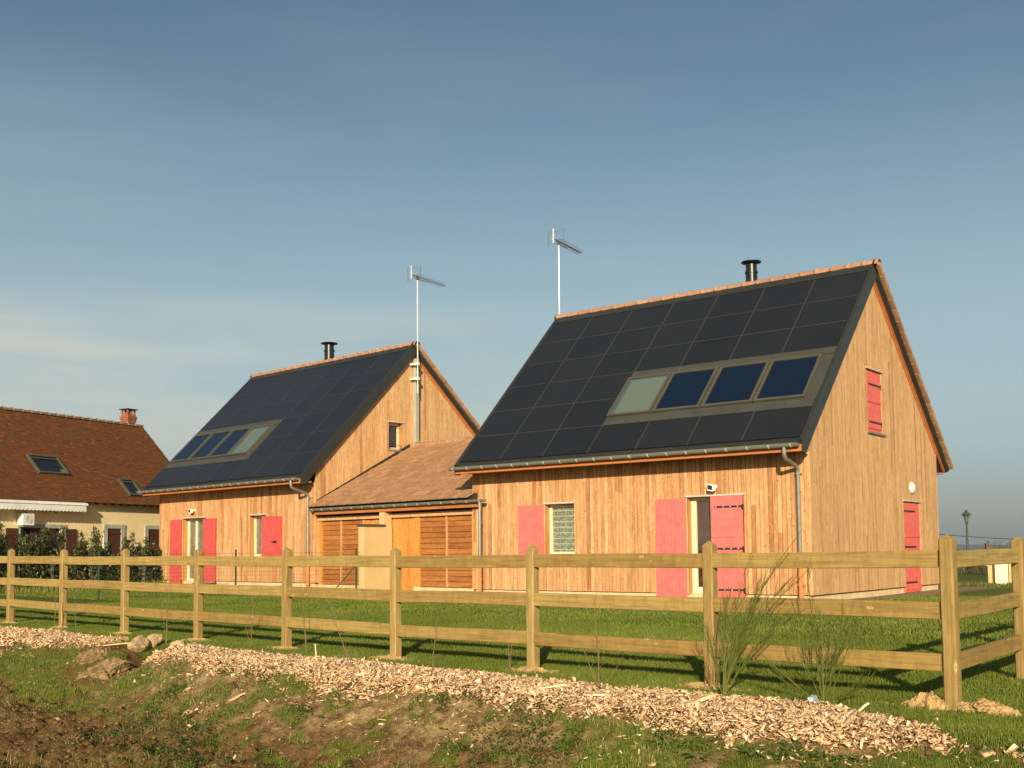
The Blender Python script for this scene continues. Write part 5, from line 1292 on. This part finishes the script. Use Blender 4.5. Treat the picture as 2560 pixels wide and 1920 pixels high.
def grasspatch():
    n = 900; x = RNG.uniform(-9.6, -7.2, n)+RNG.normal(0, .3, n); y = RNG.uniform(33.2, 34.2, n); h = RNG.uniform(.03, .14, n); a = RNG.uniform(0, 6.28, n)
    s, t = to_st(x, y); z = height(s, t)
    v = np.stack([np.stack([x-.03*np.cos(a), y-.03*np.sin(a), z], 1), np.stack([x+.03*np.cos(a), y+.03*np.sin(a), z], 1), np.stack([x, y, z+h], 1)], 1).reshape(-1, 3)
    o = np_mesh('verge_grass', v, np.arange(n*3).reshape(-1, 3), M_GRASS, RNG.random(n)*.8); tag(o, 'weedy grass tufts at the foot of the meter box', 'grass', kind='stuff')
grasspatch()
# ------------------------------------------------------------------ far right background
def lamp_post(x, y, ztop, label):
    g = gz(x, y); H = ztop-g; r_ = empty('street_lamp', (x, y, g)); tag(r_, label, 'street lamp')
    mb = MB(); mb.lathe([(.11, 0), (.11, .5), (.075, .6), (.06, H-1.25), (.05, H-.85), (.09, H-.80), (.05, H-.76)], (0, 0, 0), 12); mb.build('pole', M_LAMPG, r_)
    mb = MB(); mb.lathe([(.05, H-.78), (.10, H-.70), (.17, H-.36), (.17, H-.34)], (0, 0, 0), 8); mb.build('lantern_glass', M_BLIND, r_)
    mb = MB()
    for k in range(6):
        a = 2*pi*k/6; mb.tube([(cos(a)*.06, sin(a)*.06, H-.78), (cos(a)*.18, sin(a)*.18, H-.33)], .012, 4)
    mb.lathe([(.30, H-.33), (.26, H-.28), (.15, H-.16), (.07, H-.12), (.07, H-.10), (.09, H-.06), (.06, H-.01), (.01, H)], (0, 0, 0), 16); mb.build('lantern_hood', M_LAMPG, r_); return r_
lamp_post(-18.61, 67.48, 3.42, 'green lantern topped street lamp in the distance right of the gable')
def bare_hedge():
    n = 16000; x = RNG.uniform(-45, 25, n); y = 47.5+RNG.normal(0, .35, n)+.0*x; s, t = to_st(x, y); z = height(s, t)
    hh = .95+.25*fbm(x*.5, x*0, 3, 12); z0 = z+RNG.uniform(0, .7, n)*hh; h = RNG.uniform(.15, .4, n)*hh
    a = RNG.uniform(0, 6.28, n); w = RNG.uniform(.010, .03, n)
    v = np.stack([np.stack([x-w*np.cos(a), y-w*np.sin(a), z0], 1), np.stack([x+w*np.cos(a), y+w*np.sin(a), z0], 1), np.stack([x+RNG.normal(0, .09, n), y+RNG.normal(0, .09, n), z0+h], 1)], 1).reshape(-1, 3)
    o = np_mesh('bare_hedge', v, np.arange(n*3).reshape(-1, 3), M_BUSHF, RNG.random(n)); tag(o, 'low brown leafless hedge across the field beyond the gravel track', 'hedge', kind='stuff')
bare_hedge()
def bare_tree(x, y, H, wid, label, seed, twigs=700):
    R_ = random.Random(seed); g = gz(x, y); r_ = empty('bare_tree', (x, y, g)); mb = MB(); tips = []
    def br(p, d, l_, rad, dep):
        n = 3; pts = [p]; cur = d
        for i in range(n):
            pts.append(pts[-1]+cur*l_/n); cur = (cur+Vector((R_.uniform(-.25, .25), R_.uniform(-.25, .25), R_.uniform(-.05, .22)))).normalized()
        mb.tube(pts, [rad, rad*.85, rad*.7, rad*.55], 5 if dep < 2 else 3, cap=False)
        if dep >= 5: return
        for k in range(3 if dep < 4 else 4):
            a = R_.uniform(0, 6.28); sd_ = Vector((cos(a)*wid, sin(a)*wid, R_.uniform(-.1, .6)))
            br(pts[-1 if k else -2], (cur*.7+sd_*.6).normalized(), l_*R_.uniform(.6, .85), rad*.5, dep+1)
    br(Vector((0, 0, -.2)), Vector((0, 0, 1)), H*.26, H*.022, 0)
    zmax = max(v[2] for v in mb.v); k = H/zmax; mb.v = [(a*k, b*k, c*k) for a, b, c in mb.v]
    tr = MB(); tr.tube([(0, 0, -.3), (0, 0, H*.2)], [H*.028, H*.022], 8); tr.build('trunk', M_BARK, r_); mb.build('crown', M_BARK, r_, fix=False); tag(r_, label, 'tree'); return r_
bare_tree(-52.8, 213.6, 2.95-gz(-52.8, 213.6), 1.4, 'round bare winter tree on the skyline beside the second visible post at right', 4)
bare_tree(-66.5, 214, 1.9-gz(-66.5, 214), 1.3, 'small hazy bare tree low on the skyline right of the street lamp', 6)
def far_house(x, y, w, d, hw_, hr, rz, wall, chim, label):
    g = gz(x, y)-.2; r_ = empty('distant_house', (x, y, g), rz); tag(r_, label, 'house', 'distant village houses')
    mb = MB(); mb.box(-w/2, w/2, -d/2, d/2, 0, hw_); mb.prism([(-d/2, hw_), (0, hr-.1), (d/2, hw_)], 'x', -w/2, w/2); mb.build('wall', wall, r_)
    mb = MB(); mb.prism([(-d/2-.3, hw_-.2), (0, hr), (d/2+.3, hw_-.2), (0, hr-.15)], 'x', -w/2-.2, w/2+.2); rf = mb.build('roof', M_TILEF, r_)
    for (cx_, ct) in chim: mb = MB(); mb.box(cx_-.32, cx_+.32, -.35, .35, hr-1.0, ct); mb.box(cx_-.38, cx_+.38, -.41, .41, ct-.25, ct-.12); mb.tube([(cx_, 0, ct), (cx_, 0, ct+.35)], .13, 8); mb.build('chimney', M_BRICKF, rf)
    for wx in (-w*.3, 0, w*.3): mb = MB(); mb.box(wx-.5, wx+.5, -d/2-.03, -d/2+.02, 1.0, 2.2); mb.build('window', M_GDARK, r_)
gy = gz(-40, 155)
far_house(-39.4, 155, 9, 7, 2.6-0, 1.0-gy, .5, M_RENDER2, ((-.7, 1.9-gy),), 'distant tiled house with one tall brick chimney behind the rail')
far_house(-33.6, 158, 8, 7, 2.4, 1.15-gy, .2, M_WHITE, (), 'distant whitish house in front of the round bare tree')
far_house(-57.0, 158, 7, 6, 2.4, 1.2-gy, .1, M_BRICKF, ((1.5, 1.75-gy),), 'distant brick house just right of the corner post')
# overhead cable on two poles
CB = empty('overhead_cable', (0, 0, 0)); tag(CB, 'thin dark overhead cable sloping down to the right across the sky', 'cable')
p0 = Vector((-42, 102.6, 4.27)); p1 = Vector((2, 114, 4.27)); mb = MB(); pts = []
for i in range(33):
    q = i/32; p = p0.lerp(p1, q); p.z = 1.75+.0052*(p.x+20)**2; pts.append(p)
mb.tube(pts, .032, 4); mb.build('wire', M_GREENP, CB)
for p, lab in ((p0, 'wooden cable pole hidden behind the timber houses'), (p1, 'wooden cable pole beyond the right edge of the view')):
    g = gz(p.x, p.y); mb = MB(); mb.tube([(0, 0, -.5), (0, 0, p.z-g+.3)], [.14, .10], 10); mb.box(-.5, .5, -.05, .05, p.z-g-.05, p.z-g+.05); o = mb.build('utility_pole', M_BARK); o.location = (p.x, p.y, g); tag(o, lab, 'pole', 'utility poles')
# far hills
def hills():
    n, m = 220, 14; th = np.linspace(-1.6, .9, n); v = []
    for j in range(m):
        q = j/(m-1); r_ = 2500+900*q
        hh = (3+17*fbm(th*5, th*0+2, 4, 7)+12*np.exp(-((th+.27)/.05)**2))*np.sin(pi*q*.5)-6
        hh = hh if j else hh*0-40
        v.append(np.stack([np.sin(th)*r_, np.cos(th)*r_, hh-6], 1))
    v = np.concatenate(v); i = (np.arange(m-1)[:, None]*n+np.arange(n-1)[None]).ravel(); f = np.stack([i, i+1, i+n+1, i+n], 1)
    m_ = MT('far_wooded_hills', .95, .1); m_.color(m_.ramp(m_.noise(m_.coord(), .004, 5), [(.35, (.035, .05, .03)), (.65, (.10, .11, .06))]))
    np_mesh('hills', v, f, m_.m, kind='structure')
hills()

# ------------------------------------------------------------------ air
hm = bpy.data.materials.new('haze_air'); hm.use_nodes = True; ht = hm.node_tree; ht.nodes.clear()
hv = ht.nodes.new('ShaderNodeVolumePrincipled'); hv.inputs['Density'].default_value = .00030; hv.inputs['Color'].default_value = (.82, .87, .9, 1); hv.inputs['Anisotropy'].default_value = .3
ho_ = ht.nodes.new('ShaderNodeOutputMaterial'); ht.links.new(hv.outputs[0], ho_.inputs['Volume'])
mb = MB(); mb.box(-7200, 7200, -7200, 7200, -60, 90); hz_o = mb.build('haze', hm); hz_o['kind'] = 'stuff'; tag(hz_o, 'faint haze lying over the far fields and hills', 'haze')
